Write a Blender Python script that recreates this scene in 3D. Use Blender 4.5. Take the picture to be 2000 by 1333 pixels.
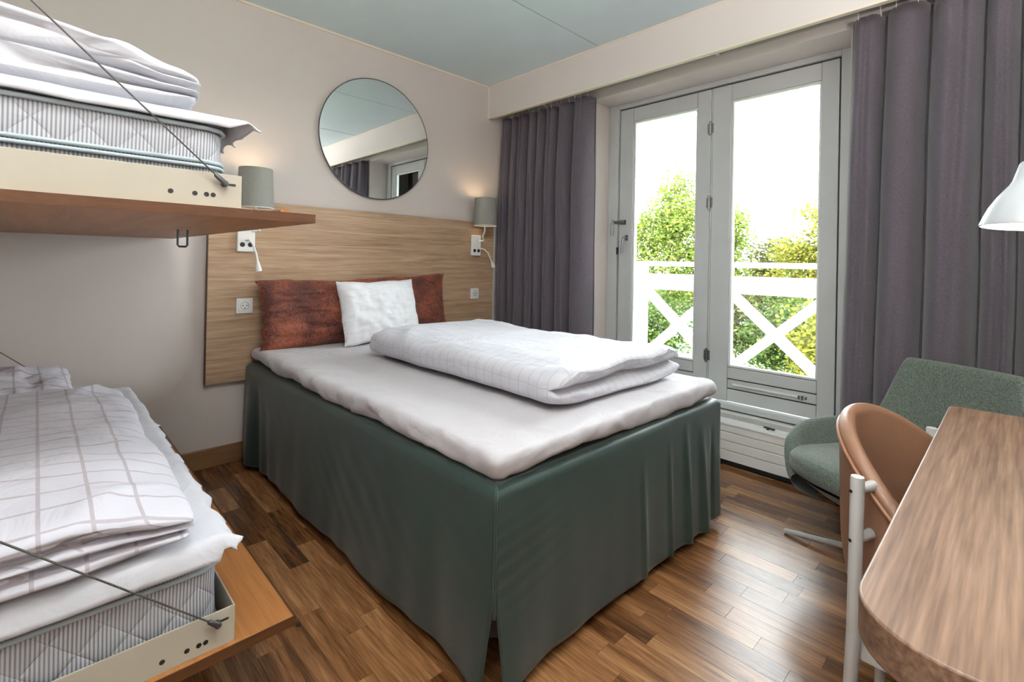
import bpy, bmesh, math, random
from mathutils import Vector, Matrix, noise

random.seed(7)
sc = bpy.context.scene
for o in list(bpy.data.objects):
    bpy.data.objects.remove(o)
COL = sc.collection
PI = math.pi

# ------------------------------------------------------------------ camera
CAM = Vector((-2.1058, -2.8844, 1.0822))
YAW, PITCH, ROLL = math.radians(45.864), math.radians(0.1805), math.radians(1.1069)
fw = Vector((math.cos(YAW) * math.cos(PITCH), math.sin(YAW) * math.cos(PITCH), math.sin(PITCH)))
rt0 = Vector((math.sin(YAW), -math.cos(YAW), 0))
up0 = rt0.cross(fw)
rt = math.cos(ROLL) * rt0 + math.sin(ROLL) * up0
up = -math.sin(ROLL) * rt0 + math.cos(ROLL) * up0
cd = bpy.data.cameras.new('camera')
cam = bpy.data.objects.new('camera', cd)
COL.objects.link(cam)
cam.matrix_world = Matrix(((rt.x, up.x, -fw.x, CAM.x), (rt.y, up.y, -fw.y, CAM.y), (rt.z, up.z, -fw.z, CAM.z), (0, 0, 0, 1)))
cd.sensor_width = 36
cd.lens = 957.29 / 2000 * 36
cd.shift_y = -(666.5 - 510.36) / 2000
cd.clip_start = 0.02
cd.clip_end = 300
sc.camera = cam

# ------------------------------------------------------------------ world, sun, exposure
sc.view_settings.view_transform = 'Standard'
sc.view_settings.look = 'None'
sc.view_settings.gamma = 1
sc.view_settings.use_curve_mapping = False
sc.view_settings.exposure = 0.28
w = bpy.data.worlds.new('sky')
sc.world = w
w.use_nodes = True
bg = w.node_tree.nodes['Background']
bg.inputs[0].default_value = (0.93, 0.97, 1.0, 1)
bg.inputs[1].default_value = 23.0
sl = bpy.data.lights.new('sun', 'SUN')
sl.energy = 4.0
sl.angle = 0.03
sl.color = (1, 0.93, 0.8)
so = bpy.data.objects.new('sun', sl)
COL.objects.link(so)
so.rotation_euler = Vector((0.55, 0.5, -0.75)).to_track_quat('-Z', 'Y').to_euler()
pl = bpy.data.lights.new('window_portal', 'AREA')
pl.shape = 'RECTANGLE'
pl.size = 1.5
pl.size_y = 2.0
pl.cycles.is_portal = True
po = bpy.data.objects.new('window_portal', pl)
COL.objects.link(po)
po.location = (0.97, -1.58, 1.2)
po.rotation_euler = Vector((-1, 0, 0)).to_track_quat('-Z', 'Z').to_euler()

# ------------------------------------------------------------------ materials
MATS = {}


def newmat(name):
    m = bpy.data.materials.new(name)
    m.use_nodes = True
    nt = m.node_tree
    MATS[name] = m
    return m, nt, nt.nodes['Principled BSDF']


def N(nt, typ, **kw):
    n = nt.nodes.new(typ)
    for k, v in kw.items():
        setattr(n, k, v)
    return n


def ramp(nt, stops):
    r = N(nt, 'ShaderNodeValToRGB')
    e = r.color_ramp.elements
    while len(e) < len(stops):
        e.new(0.5)
    for i, (p, c) in enumerate(stops):
        e[i].position = p
        e[i].color = (*c, 1)
    return r


def srgb(r, g, b):
    f = lambda c: (c / 255 / 12.92) if c / 255 <= 0.04045 else ((c / 255 + 0.055) / 1.055) ** 2.4
    return (f(r), f(g), f(b))


def plain(name, col, rough=0.5, metal=0.0, var=0.04, bump=0.0, bscale=80, spec=0.5, scale=4, stretch=(1, 1, 1), sheen=0):
    m, nt, b = newmat(name)
    tc = N(nt, 'ShaderNodeTexCoord')
    mp = N(nt, 'ShaderNodeMapping')
    mp.inputs['Scale'].default_value = stretch
    nt.links.new(tc.outputs['Object'], mp.inputs[0])
    n = N(nt, 'ShaderNodeTexNoise')
    n.inputs['Scale'].default_value = scale
    n.inputs['Detail'].default_value = 4
    nt.links.new(mp.outputs[0], n.inputs[0])
    lo = tuple(c * (1 - var) for c in col)
    hi = tuple(min(1, c * (1 + var)) for c in col)
    r = ramp(nt, [(0.3, lo), (0.7, hi)])
    nt.links.new(n.outputs[0], r.inputs[0])
    nt.links.new(r.outputs[0], b.inputs['Base Color'])
    b.inputs['Roughness'].default_value = rough
    b.inputs['Metallic'].default_value = metal
    b.inputs['Specular IOR Level'].default_value = spec
    if sheen:
        b.inputs['Sheen Weight'].default_value = sheen
    if bump:
        n2 = N(nt, 'ShaderNodeTexNoise')
        n2.inputs['Scale'].default_value = bscale
        n2.inputs['Detail'].default_value = 5
        nt.links.new(mp.outputs[0], n2.inputs[0])
        bp = N(nt, 'ShaderNodeBump')
        bp.inputs['Strength'].default_value = bump
        bp.inputs['Distance'].default_value = 0.01
        nt.links.new(n2.outputs[0], bp.inputs['Height'])
        nt.links.new(bp.outputs[0], b.inputs['Normal'])
    return m


def weave(name, c1, c2, rough=0.85, scale=500, stretch=(1, 1, 1), bump=0.15, sheen=0.2, spec=0.3):
    """melange fabric: two mixed fine noises"""
    m, nt, b = newmat(name)
    tc = N(nt, 'ShaderNodeTexCoord')
    out = []
    for st in (stretch, (stretch[2], stretch[1], stretch[0])):
        mp = N(nt, 'ShaderNodeMapping')
        mp.inputs['Scale'].default_value = st
        nt.links.new(tc.outputs['Object'], mp.inputs[0])
        n = N(nt, 'ShaderNodeTexNoise')
        n.inputs['Scale'].default_value = scale
        n.inputs['Detail'].default_value = 2
        nt.links.new(mp.outputs[0], n.inputs[0])
        out.append(n)
    mx = N(nt, 'ShaderNodeMath', operation='ADD')
    nt.links.new(out[0].outputs[0], mx.inputs[0])
    nt.links.new(out[1].outputs[0], mx.inputs[1])
    ml = N(nt, 'ShaderNodeMath', operation='MULTIPLY')
    ml.inputs[1].default_value = 0.5
    nt.links.new(mx.outputs[0], ml.inputs[0])
    r = ramp(nt, [(0.36, c1), (0.64, c2)])
    nt.links.new(ml.outputs[0], r.inputs[0])
    nt.links.new(r.outputs[0], b.inputs['Base Color'])
    b.inputs['Roughness'].default_value = rough
    b.inputs['Sheen Weight'].default_value = sheen
    b.inputs['Specular IOR Level'].default_value = spec
    bp = N(nt, 'ShaderNodeBump')
    bp.inputs['Strength'].default_value = bump
    bp.inputs['Distance'].default_value = 0.002
    nt.links.new(ml.outputs[0], bp.inputs['Height'])
    nt.links.new(bp.outputs[0], b.inputs['Normal'])
    return m


def wood(name, cols, stretch, scale=1.0, rough=0.45, distort=1.0, rand=False, fine=0.35, spec=0.4, hue=0.0):
    """stretch: scale of the noise along each axis (small = along the grain)"""
    m, nt, b = newmat(name)
    if rand:
        g = N(nt, 'ShaderNodeNewGeometry')
        oi = N(nt, 'ShaderNodeObjectInfo')
        ad = N(nt, 'ShaderNodeMath', operation='ADD')
        nt.links.new(g.outputs['Random Per Island'], ad.inputs[0])
        nt.links.new(oi.outputs['Random'], ad.inputs[1])
        fr = N(nt, 'ShaderNodeMath', operation='FRACT')
        nt.links.new(ad.outputs[0], fr.inputs[0])
        sca = N(nt, 'ShaderNodeMath', operation='MULTIPLY')
        sca.inputs[1].default_value = 37.0
        nt.links.new(fr.outputs[0], sca.inputs[0])
        va = N(nt, 'ShaderNodeVectorMath', operation='ADD')
        nt.links.new(g.outputs['Position'], va.inputs[0])
        nt.links.new(sca.outputs[0], va.inputs[1])
        src = va.outputs[0]
    else:
        tc = N(nt, 'ShaderNodeTexCoord')
        src = tc.outputs['Object']
    mp = N(nt, 'ShaderNodeMapping')
    mp.inputs['Scale'].default_value = stretch
    nt.links.new(src, mp.inputs[0])
    n = N(nt, 'ShaderNodeTexNoise')
    n.inputs['Scale'].default_value = scale
    n.inputs['Detail'].default_value = 7
    n.inputs['Roughness'].default_value = 0.62
    n.inputs['Distortion'].default_value = distort
    nt.links.new(mp.outputs[0], n.inputs[0])
    n2 = N(nt, 'ShaderNodeTexNoise')
    n2.inputs['Scale'].default_value = scale * 7
    n2.inputs['Detail'].default_value = 4
    nt.links.new(mp.outputs[0], n2.inputs[0])
    mixv = N(nt, 'ShaderNodeMix')
    mixv.inputs[0].default_value = fine
    nt.links.new(n.outputs[0], mixv.inputs[2])
    nt.links.new(n2.outputs[0], mixv.inputs[3])
    val = mixv.outputs[0]
    if rand:
        # shift each stave's tone
        ma = N(nt, 'ShaderNodeMath', operation='MULTIPLY_ADD')
        ma.inputs[1].default_value = 0.22
        nt.links.new(fr.outputs[0], ma.inputs[0])
        sb = N(nt, 'ShaderNodeMath', operation='SUBTRACT')
        nt.links.new(val, sb.inputs[0])
        sb.inputs[1].default_value = 0.11
        nt.links.new(sb.outputs[0], ma.inputs[2])
        val = ma.outputs[0]
    k = len(cols)
    r = ramp(nt, [(0.3 + 0.4 * i / (k - 1), c) for i, c in enumerate(cols)])
    nt.links.new(val, r.inputs[0])
    nt.links.new(r.outputs[0], b.inputs['Base Color'])
    b.inputs['Roughness'].default_value = rough
    b.inputs['Specular IOR Level'].default_value = spec
    bp = N(nt, 'ShaderNodeBump')
    bp.inputs['Strength'].default_value = 0.12
    bp.inputs['Distance'].default_value = 0.002
    nt.links.new(n2.outputs[0], bp.inputs['Height'])
    nt.links.new(bp.outputs[0], b.inputs['Normal'])
    return m


def linen(name, col, line=None, period=0.045, lw=0.1, rough=0.75, bump=0.25):
    """white bed linen; optional woven check on the UV map (metres)"""
    m, nt, b = newmat(name)
    tc = N(nt, 'ShaderNodeTexCoord')
    n = N(nt, 'ShaderNodeTexNoise')
    n.inputs['Scale'].default_value = 6
    n.inputs['Detail'].default_value = 4
    n.inputs['Roughness'].default_value = 0.5
    n.inputs['Distortion'].default_value = 1.2
    nt.links.new(tc.outputs['Object'], n.inputs[0])
    bp = N(nt, 'ShaderNodeBump')
    bp.inputs['Strength'].default_value = bump
    bp.inputs['Distance'].default_value = 0.035
    nt.links.new(n.outputs[0], bp.inputs['Height'])
    nt.links.new(bp.outputs[0], b.inputs['Normal'])
    if line:
        sp = N(nt, 'ShaderNodeSeparateXYZ')
        nt.links.new(tc.outputs['UV'], sp.inputs[0])
        o = []
        for i in (0, 1):
            d = N(nt, 'ShaderNodeMath', operation='DIVIDE')
            d.inputs[1].default_value = period
            nt.links.new(sp.outputs[i], d.inputs[0])
            f = N(nt, 'ShaderNodeMath', operation='FRACT')
            nt.links.new(d.outputs[0], f.inputs[0])
            l = N(nt, 'ShaderNodeMath', operation='LESS_THAN')
            l.inputs[1].default_value = lw
            nt.links.new(f.outputs[0], l.inputs[0])
            o.append(l)
        mx = N(nt, 'ShaderNodeMath', operation='MAXIMUM')
        nt.links.new(o[0].outputs[0], mx.inputs[0])
        nt.links.new(o[1].outputs[0], mx.inputs[1])
        r = ramp(nt, [(0.0, col), (1.0, line)])
        nt.links.new(mx.outputs[0], r.inputs[0])
        nt.links.new(r.outputs[0], b.inputs['Base Color'])
    else:
        r = ramp(nt, [(0.3, tuple(c * 0.98 for c in col)), (0.7, col)])
        nt.links.new(n.outputs[0], r.inputs[0])
        nt.links.new(r.outputs[0], b.inputs['Base Color'])
    b.inputs['Roughness'].default_value = rough
    b.inputs['Sheen Weight'].default_value = 0.1
    b.inputs['Specular IOR Level'].default_value = 0.3
    return m


def ticking(name):
    m, nt, b = newmat(name)
    tc = N(nt, 'ShaderNodeTexCoord')
    sp = N(nt, 'ShaderNodeSeparateXYZ')
    nt.links.new(tc.outputs['UV'], sp.inputs[0])
    d = N(nt, 'ShaderNodeMath', operation='MULTIPLY')
    d.inputs[1].default_value = 2 * PI / 0.0060
    nt.links.new(sp.outputs[0], d.inputs[0])
    s = N(nt, 'ShaderNodeMath', operation='SINE')
    nt.links.new(d.outputs[0], s.inputs[0])
    r = ramp(nt, [(0.0, (0.17, 0.18, 0.22)), (0.15, (0.22, 0.23, 0.27)), (0.6, (0.46, 0.47, 0.49)), (1.0, (0.54, 0.55, 0.57))])
    ma = N(nt, 'ShaderNodeMath', operation='MULTIPLY_ADD')
    ma.inputs[1].default_value = 0.5
    ma.inputs[2].default_value = 0.5
    nt.links.new(s.outputs[0], ma.inputs[0])
    nt.links.new(ma.outputs[0], r.inputs[0])
    nt.links.new(r.outputs[0], b.inputs['Base Color'])
    b.inputs['Roughness'].default_value = 0.85
    # quilting: diamond seams as relief
    outs = []
    for sg in (1, -1):
        k = N(nt, 'ShaderNodeMath', operation='MULTIPLY_ADD')
        k.inputs[1].default_value = sg
        nt.links.new(sp.outputs[1], k.inputs[0])
        nt.links.new(sp.outputs[0], k.inputs[2])
        q = N(nt, 'ShaderNodeMath', operation='MULTIPLY')
        q.inputs[1].default_value = PI / 0.075
        nt.links.new(k.outputs[0], q.inputs[0])
        ss = N(nt, 'ShaderNodeMath', operation='SINE')
        nt.links.new(q.outputs[0], ss.inputs[0])
        ab = N(nt, 'ShaderNodeMath', operation='ABSOLUTE')
        nt.links.new(ss.outputs[0], ab.inputs[0])
        pw = N(nt, 'ShaderNodeMath', operation='POWER')
        pw.inputs[1].default_value = 0.4
        nt.links.new(ab.outputs[0], pw.inputs[0])
        outs.append(pw)
    mn = N(nt, 'ShaderNodeMath', operation='MINIMUM')
    nt.links.new(outs[0].outputs[0], mn.inputs[0])
    nt.links.new(outs[1].outputs[0], mn.inputs[1])
    bp = N(nt, 'ShaderNodeBump')
    bp.inputs['Strength'].default_value = 0.6
    bp.inputs['Distance'].default_value = 0.006
    nt.links.new(mn.outputs[0], bp.inputs['Height'])
    nt.links.new(bp.outputs[0], b.inputs['Normal'])
    return m


def emis(name, col, strength):
    m, nt, b = newmat(name)
    b.inputs['Base Color'].default_value = (*col, 1)
    b.inputs['Emission Color'].default_value = (*col, 1)
    b.inputs['Emission Strength'].default_value = strength
    return m


def leafmat(name, cols):
    m, nt, b = newmat(name)
    g = N(nt, 'ShaderNodeNewGeometry')
    r = ramp(nt, [(i / (len(cols) - 1), c) for i, c in enumerate(cols)])
    nt.links.new(g.outputs['Random Per Island'], r.inputs[0])
    nt.links.new(r.outputs[0], b.inputs['Base Color'])
    b.inputs['Roughness'].default_value = 0.8
    b.inputs['Specular IOR Level'].default_value = 0.08
    tr = N(nt, 'ShaderNodeBsdfTranslucent')
    nt.links.new(r.outputs[0], tr.inputs[0])
    mx = N(nt, 'ShaderNodeMixShader')
    mx.inputs[0].default_value = 0.4
    nt.links.new(b.outputs[0], mx.inputs[1])
    nt.links.new(tr.outputs[0], mx.inputs[2])
    nt.links.new(mx.outputs[0], nt.nodes['Material Output'].inputs[0])
    return m


plain('wall_paint', (0.67, 0.605, 0.57), 0.9, var=0.015, bump=0.03, bscale=200)
plain('pelmet_paint', (0.76, 0.70, 0.66), 0.85, var=0.01)
plain('ceiling_paint', (0.68, 0.80, 0.84), 0.9, var=0.02)
plain('seam_dark', (0.10, 0.16, 0.18), 0.9)
plain('cream_trim', (0.80, 0.72, 0.60), 0.7, var=0.02)
plain('door_paint', (0.58, 0.60, 0.60), 0.35, var=0.03, bump=0.02, bscale=60)
plain('gap_dark', (0.03, 0.035, 0.04), 0.8)
plain('white_paint', (0.84, 0.84, 0.82), 0.45, var=0.02)
plain('rail_white', (0.85, 0.86, 0.88), 0.5, var=0.02)
plain('plastic_white', (0.85, 0.85, 0.84), 0.35, var=0.01)
plain('plastic_black', (0.012, 0.012, 0.012), 0.4, var=0.1)
plain('plastic_grey', (0.42, 0.43, 0.44), 0.4, var=0.03)
plain('steel', (0.30, 0.30, 0.31), 0.35, 1.0, var=0.05)
plain('dark_steel', (0.09, 0.095, 0.105), 0.4, 0.8, var=0.1)
plain('cable_steel', (0.10, 0.095, 0.09), 0.5, 0.5, var=0.4, scale=400)
plain('cream_metal', (0.43, 0.40, 0.325), 0.4, var=0.02)
plain('grey_metal', (0.55, 0.55, 0.54), 0.4, 0.0, var=0.03)
plain('chair_tube', (0.56, 0.56, 0.55), 0.38, 0.1, var=0.03)
plain('leather', srgb(136, 99, 76), 0.42, var=0.10, bump=0.12, bscale=260, scale=9)
plain('leather_piping', srgb(150, 106, 78), 0.45, var=0.06)
plain('lamp_shade', (0.27, 0.265, 0.24), 0.9, var=0.06, scale=180, stretch=(1, 1, 0.3))
plain('lamp_enamel', (0.55, 0.57, 0.60), 0.35, var=0.01)
plain('lamp_white', (0.88, 0.89, 0.9), 0.3, var=0.01)
weave('curtain', srgb(75, 69, 77), srgb(98, 91, 99), 0.9, 420, (1, 1, 0.25), 0.2, 0.3)
weave('curtain_lining', srgb(150, 146, 146), srgb(170, 166, 166), 0.9, 420, (1, 1, 0.25), 0.1, 0.1)
weave('armchair_fabric', srgb(62, 72, 66), srgb(112, 122, 112), 0.92, 330, (1, 1, 1), 0.35, 0.3)
m_ = plain('skirt_fabric', srgb(29, 48, 44), 0.42, var=0.06, bump=0.1, bscale=500, spec=0.5, stretch=(1, 1, 0.3), sheen=0.15)
linen('sheet', (0.53, 0.51, 0.535), rough=0.7, bump=0.3)
linen('duvet_cover', (0.58, 0.58, 0.63), (0.48, 0.48, 0.53), 0.045, 0.09, 0.7, 0.3)
linen('pillow_cover', (0.80, 0.81, 0.84), (0.76, 0.77, 0.80), 0.04, 0.12, 0.75, 0.08)
linen('bunk_duvet_cover', (0.57, 0.57, 0.63), (0.41, 0.375, 0.41), 0.07, 0.09, 0.7, 0.3)
linen('bunk_sheet', (0.60, 0.61, 0.66), rough=0.7, bump=0.3)
ticking('ticking')
plain('mattress_piping', (0.42, 0.50, 0.54), 0.6, var=0.03)
plain('topper_band', (0.10, 0.11, 0.12), 0.8)
# rust chenille
m, nt, b = newmat('rust_velvet')
tc = N(nt, 'ShaderNodeTexCoord')
v1 = N(nt, 'ShaderNodeTexNoise')
v1.inputs['Scale'].default_value = 95
v1.inputs['Detail'].default_value = 3
v1.inputs['Distortion'].default_value = 2.0
nt.links.new(tc.outputs['Object'], v1.inputs[0])
v2 = N(nt, 'ShaderNodeTexNoise')
v2.inputs['Scale'].default_value = 7
nt.links.new(tc.outputs['Object'], v2.inputs[0])
mx = N(nt, 'ShaderNodeMath', operation='MULTIPLY_ADD')
mx.inputs[1].default_value = 0.8
nt.links.new(v2.outputs[0], mx.inputs[0])
nt.links.new(v1.outputs[0], mx.inputs[2])
r = ramp(nt, [(0.70, srgb(60, 25, 21)), (0.88, srgb(94, 42, 31)), (1.0, srgb(142, 76, 52))])
nt.links.new(mx.outputs[0], r.inputs[0])
nt.links.new(r.outputs[0], b.inputs['Base Color'])
b.inputs['Roughness'].default_value = 0.7
b.inputs['Sheen Weight'].default_value = 0.3
b.inputs['Sheen Tint'].default_value = (0.9, 0.5, 0.35, 1)

wood('headboard_oak', [srgb(118, 90, 68), srgb(160, 130, 103), srgb(184, 156, 128), srgb(198, 172, 146)], (1.3, 6, 44), 1.0, 0.5, 1.2, fine=0.35)
wood('headboard_edge', [srgb(70, 48, 32), srgb(96, 66, 44)], (4, 4, 30), 1.0, 0.5)
wood('parquet', [srgb(70, 42, 24), srgb(106, 69, 40), srgb(138, 96, 60), srgb(166, 124, 84)], (24, 1.6, 24), 1.0, 0.27, 0.7, rand=True, spec=0.5)
wood('bunk_board', [srgb(132, 84, 40), srgb(156, 102, 54), srgb(172, 118, 68)], (30, 1.2, 30), 1.0, 0.42, 0.5)
wood('bunk_board_edge', [srgb(66, 38, 18), srgb(92, 56, 28)], (6, 1.2, 60), 1.0, 0.5, 0.5)
wood('desk_oak', [srgb(70, 51, 40), srgb(104, 79, 63), srgb(126, 99, 80), srgb(146, 118, 98)], (1.0, 24, 24), 1.0, 0.42, 2.0, fine=0.58)
wood('baseboard_oak', [srgb(104, 72, 46), srgb(130, 94, 62), srgb(146, 108, 74)], (1.5, 30, 30), 1.0, 0.45, 0.5)
wood('bark', [srgb(60, 50, 38), srgb(110, 95, 78)], (8, 8, 1.5), 1.0, 0.9)
leafmat('leaf_light', [srgb(62, 80, 26), srgb(84, 100, 36), srgb(110, 118, 50), srgb(68, 84, 38)])
leafmat('leaf_green', [srgb(42, 60, 28), srgb(60, 80, 36), srgb(86, 96, 46), srgb(52, 66, 36)])
leafmat('leaf_yellow', [srgb(72, 80, 28), srgb(104, 106, 38), srgb(122, 112, 46), srgb(62, 72, 30)])
leafmat('leaf_dark', [srgb(44, 50, 28), srgb(70, 74, 40), srgb(86, 88, 50), srgb(58, 52, 36)])
plain('lawn', srgb(60, 88, 44), 0.95, var=0.35, scale=1.5)
plain('outer_render', (0.7, 0.68, 0.64), 0.9)
emis('bulb_warm', (1.0, 0.8, 0.55), 8)
emis('bulb_desk', (1.0, 0.88, 0.66), 9)
emis('fill_diffuser', (1.0, 0.96, 0.9), 6)
m, nt, b = newmat('mirror_glass')
b.inputs['Base Color'].default_value = (0.86, 0.90, 0.89, 1)
b.inputs['Metallic'].default_value = 1
b.inputs['Roughness'].default_value = 0.0
# thin window pane: clear with a weak fresnel reflection
m, nt, b = newmat('pane_glass')
tr = N(nt, 'ShaderNodeBsdfTransparent')
tr.inputs[0].default_value = (0.97, 0.985, 0.98, 1)
gl = N(nt, 'ShaderNodeBsdfGlossy')
gl.inputs['Roughness'].default_value = 0.0
fr = N(nt, 'ShaderNodeFresnel')
fr.inputs[0].default_value = 1.5
mx = N(nt, 'ShaderNodeMixShader')
nt.links.new(fr.outputs[0], mx.inputs[0])
nt.links.new(tr.outputs[0], mx.inputs[1])
nt.links.new(gl.outputs[0], mx.inputs[2])
nt.links.new(mx.outputs[0], nt.nodes['Material Output'].inputs[0])


# ------------------------------------------------------------------ mesh helpers
class MB:
    def __init__(self):
        self.v = []
        self.f = []
        self.uv = None

    def add(self, vs, fs):
        o = len(self.v)
        self.v += [tuple(v) for v in vs]
        self.f += [tuple(i + o for i in f) for f in fs]
        return self

    def box(self, x0, x1, y0, y1, z0, z1):
        x0, x1 = min(x0, x1), max(x0, x1)
        y0, y1 = min(y0, y1), max(y0, y1)
        z0, z1 = min(z0, z1), max(z0, z1)
        vs = [(x, y, z) for z in (z0, z1) for y in (y0, y1) for x in (x0, x1)]
        fs = [(0, 2, 3, 1), (4, 5, 7, 6), (0, 1, 5, 4), (2, 6, 7, 3), (0, 4, 6, 2), (1, 3, 7, 5)]
        return self.add(vs, fs)

    def bar(self, a, b, w, h, upv=(0, 0, 1)):
        a, b = Vector(a), Vector(b)
        d = (b - a).normalized()
        s = d.cross(Vector(upv)).normalized()
        u = s.cross(d)
        vs = []
        for p in (a, b):
            for i, j in ((-1, -1), (1, -1), (1, 1), (-1, 1)):
                vs.append(p + s * i * w / 2 + u * j * h / 2)
        return self.add(vs, [(3, 2, 1, 0), (4, 5, 6, 7), (0, 1, 5, 4), (1, 2, 6, 5), (2, 3, 7, 6), (3, 0, 4, 7)])

    def tube(self, pts, r, n=12, cap=True):
        pts = [Vector(p) for p in pts]
        rs = r if isinstance(r, (list, tuple)) else [r] * len(pts)
        vs, fs = [], []
        ref = None
        for i, p in enumerate(pts):
            d = (pts[min(i + 1, len(pts) - 1)] - pts[max(i - 1, 0)]).normalized()
            if ref is None:
                ref = Vector((0, 0, 1)) if abs(d.z) < 0.9 else Vector((1, 0, 0))
            s = d.cross(ref).normalized()
            u = s.cross(d).normalized()
            ref = u
            for k in range(n):
                a = 2 * PI * k / n
                vs.append(p + (s * math.cos(a) + u * math.sin(a)) * rs[i])
        for i in range(len(pts) - 1):
            for k in range(n):
                k2 = (k + 1) % n
                fs.append((i * n + k, i * n + k2, (i + 1) * n + k2, (i + 1) * n + k))
        if cap:
            fs.append(tuple(range(n - 1, -1, -1)))
            fs.append(tuple((len(pts) - 1) * n + k for k in range(n)))
        return self.add(vs, fs)

    def lathe(self, prof, origin, axis=(0, 0, 1), n=32, closed=False):
        ax = Vector(axis).normalized()
        ref = Vector((0, 0, 1)) if abs(ax.z) < 0.9 else Vector((1, 0, 0))
        s = ax.cross(ref).normalized()
        u = s.cross(ax)
        o = Vector(origin)
        vs, fs = [], []
        for r, h in prof:
            for k in range(n):
                a = 2 * PI * k / n
                vs.append(o + ax * h + (s * math.cos(a) + u * math.sin(a)) * r)
        for i in range(len(prof) - 1):
            for k in range(n):
                k2 = (k + 1) % n
                fs.append((i * n + k, i * n + k2, (i + 1) * n + k2, (i + 1) * n + k))
        if not closed:
            fs.append(tuple(range(n - 1, -1, -1)))
            fs.append(tuple((len(prof) - 1) * n + k for k in range(n)))
        return self.add(vs, fs)

    def prism(self, poly, z0, z1):
        n = len(poly)
        vs = [(x, y, z0) for x, y in poly] + [(x, y, z1) for x, y in poly]
        fs = [tuple(range(n - 1, -1, -1)), tuple(range(n, 2 * n))]
        fs += [(i, (i + 1) % n, n + (i + 1) % n, n + i) for i in range(n)]
        return self.add(vs, fs)

    def grid(self, nu, nv, fn, wrapu=False, uv=None):
        vs = [fn(i / (nu if wrapu else nu - 1), j / (nv - 1)) for j in range(nv) for i in range(nu)]
        fs = []
        for j in range(nv - 1):
            for i in range(nu if wrapu else nu - 1):
                i2 = (i + 1) % nu
                fs.append((j * nu + i, j * nu + i2, (j + 1) * nu + i2, (j + 1) * nu + i))
        if uv:
            self.uv = [uv(i / (nu if wrapu else nu - 1), j / (nv - 1)) for j in range(nv) for i in range(nu)]
        return self.add(vs, fs)


def link(name, me):
    o = bpy.data.objects.new(name, me)
    COL.objects.link(o)
    return o


def base_of(p):
    v = Vector((0, 0, 0))
    while p is not None:
        v += p.location
        p = p.parent
    return v


def build(name, mb, mat, parent=None, smooth=None, bevel=0, solid=0, sub=0, label=None, solid_off=-1, segs=2):
    """world-space MB -> one mesh object (child coords follow the thing's base)"""
    me = bpy.data.meshes.new(name)
    off = base_of(parent)
    me.from_pydata([(v[0] - off.x, v[1] - off.y, v[2] - off.z) for v in mb.v], [], mb.f)
    if mb.uv:
        ul = me.uv_layers.new(name='uv')
        for lp in me.loops:
            ul.data[lp.index].uv = mb.uv[lp.vertex_index]
    me.materials.append(MATS[mat])
    bm = bmesh.new()
    bm.from_mesh(me)
    bmesh.ops.recalc_face_normals(bm, faces=bm.faces)
    bm.to_mesh(me)
    bm.free()
    if smooth is not None:
        for p in me.polygons:
            p.use_smooth = True
        if smooth > 0:
            me.set_sharp_from_angle(angle=math.radians(smooth))
    o = link(name, me)
    o.parent = parent
    if solid:
        md = o.modifiers.new('solid', 'SOLIDIFY')
        md.thickness = solid
        md.offset = solid_off
    if bevel:
        md = o.modifiers.new('bevel', 'BEVEL')
        md.width = bevel
        md.segments = segs
        md.limit_method = 'ANGLE'
        md.angle_limit = math.radians(40)
    if sub:
        md = o.modifiers.new('sub', 'SUBSURF')
        md.levels = sub
        md.render_levels = sub
    if label:
        o['label'] = label
    return o


def thing(name, label, cat, loc=(0, 0, 0), group=None):
    o = bpy.data.objects.new(name, None)
    o.empty_display_size = 0.05
    COL.objects.link(o)
    o.location = loc
    return tag(o, label, cat, group)


def tag(o, label, cat, group=None):
    o['label'] = label
    o['category'] = cat
    if group:
        o['group'] = group
    return o


def struct(o, label=None, cat=None):
    o['kind'] = 'structure'
    if label:
        o['label'] = label
    if cat:
        o['category'] = cat
    return o


def sempty(name, label, cat, loc=(0, 0, 0)):
    return struct(thing(name, label, cat, loc))


def nz(x, y, z, s=1.0):
    return noise.noise(Vector((x * s, y * s, z * s)))


def fbm(x, y, z, s=1.0, o=3):
    return noise.fractal(Vector((x * s, y * s, z * s)), 0.6, 2.1, o)


def ridge(x, y, z, s=1.0):
    """sharp cloth creases: 1 on the crease, 0 away from it"""
    return max(0.0, 1 - abs(nz(x, y, z, s)) * 4.0) ** 2


def rrect(x0, x1, y0, y1, r, n):
    """n points round a rounded rectangle, with running length"""
    w, h = x1 - x0, y1 - y0
    segs = []
    corners = [((x1 - r, y0 + r), -PI / 2), ((x1 - r, y1 - r), 0), ((x0 + r, y1 - r), PI / 2), ((x0 + r, y0 + r), PI)]
    lens = [w - 2 * r, r * PI / 2, h - 2 * r, r * PI / 2] * 2
    L = 2 * (w + h - 4 * r) + 2 * PI * r
    out = []
    for i in range(n):
        t = L * i / n
        k = 0
        seq = [('b', w - 2 * r), ('c0', r * PI / 2), ('r', h - 2 * r), ('c1', r * PI / 2), ('t', w - 2 * r), ('c2', r * PI / 2), ('l', h - 2 * r), ('c3', r * PI / 2)]
        a = t
        for nm, l in seq:
            if a <= l:
                break
            a -= l
        if nm == 'b':
            p, nn = (x0 + r + a, y0), (0, -1)
        elif nm == 'r':
            p, nn = (x1, y0 + r + a), (1, 0)
        elif nm == 't':
            p, nn = (x1 - r - a, y1), (0, 1)
        elif nm == 'l':
            p, nn = (x0, y1 - r - a), (-1, 0)
        else:
            c, a0 = corners[int(nm[1])]
            an = a0 + a / r
            nn = (math.cos(an), math.sin(an))
            p = (c[0] + r * nn[0], c[1] + r * nn[1])
        out.append((p[0], p[1], nn[0], nn[1], t))
    return out, L


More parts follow.
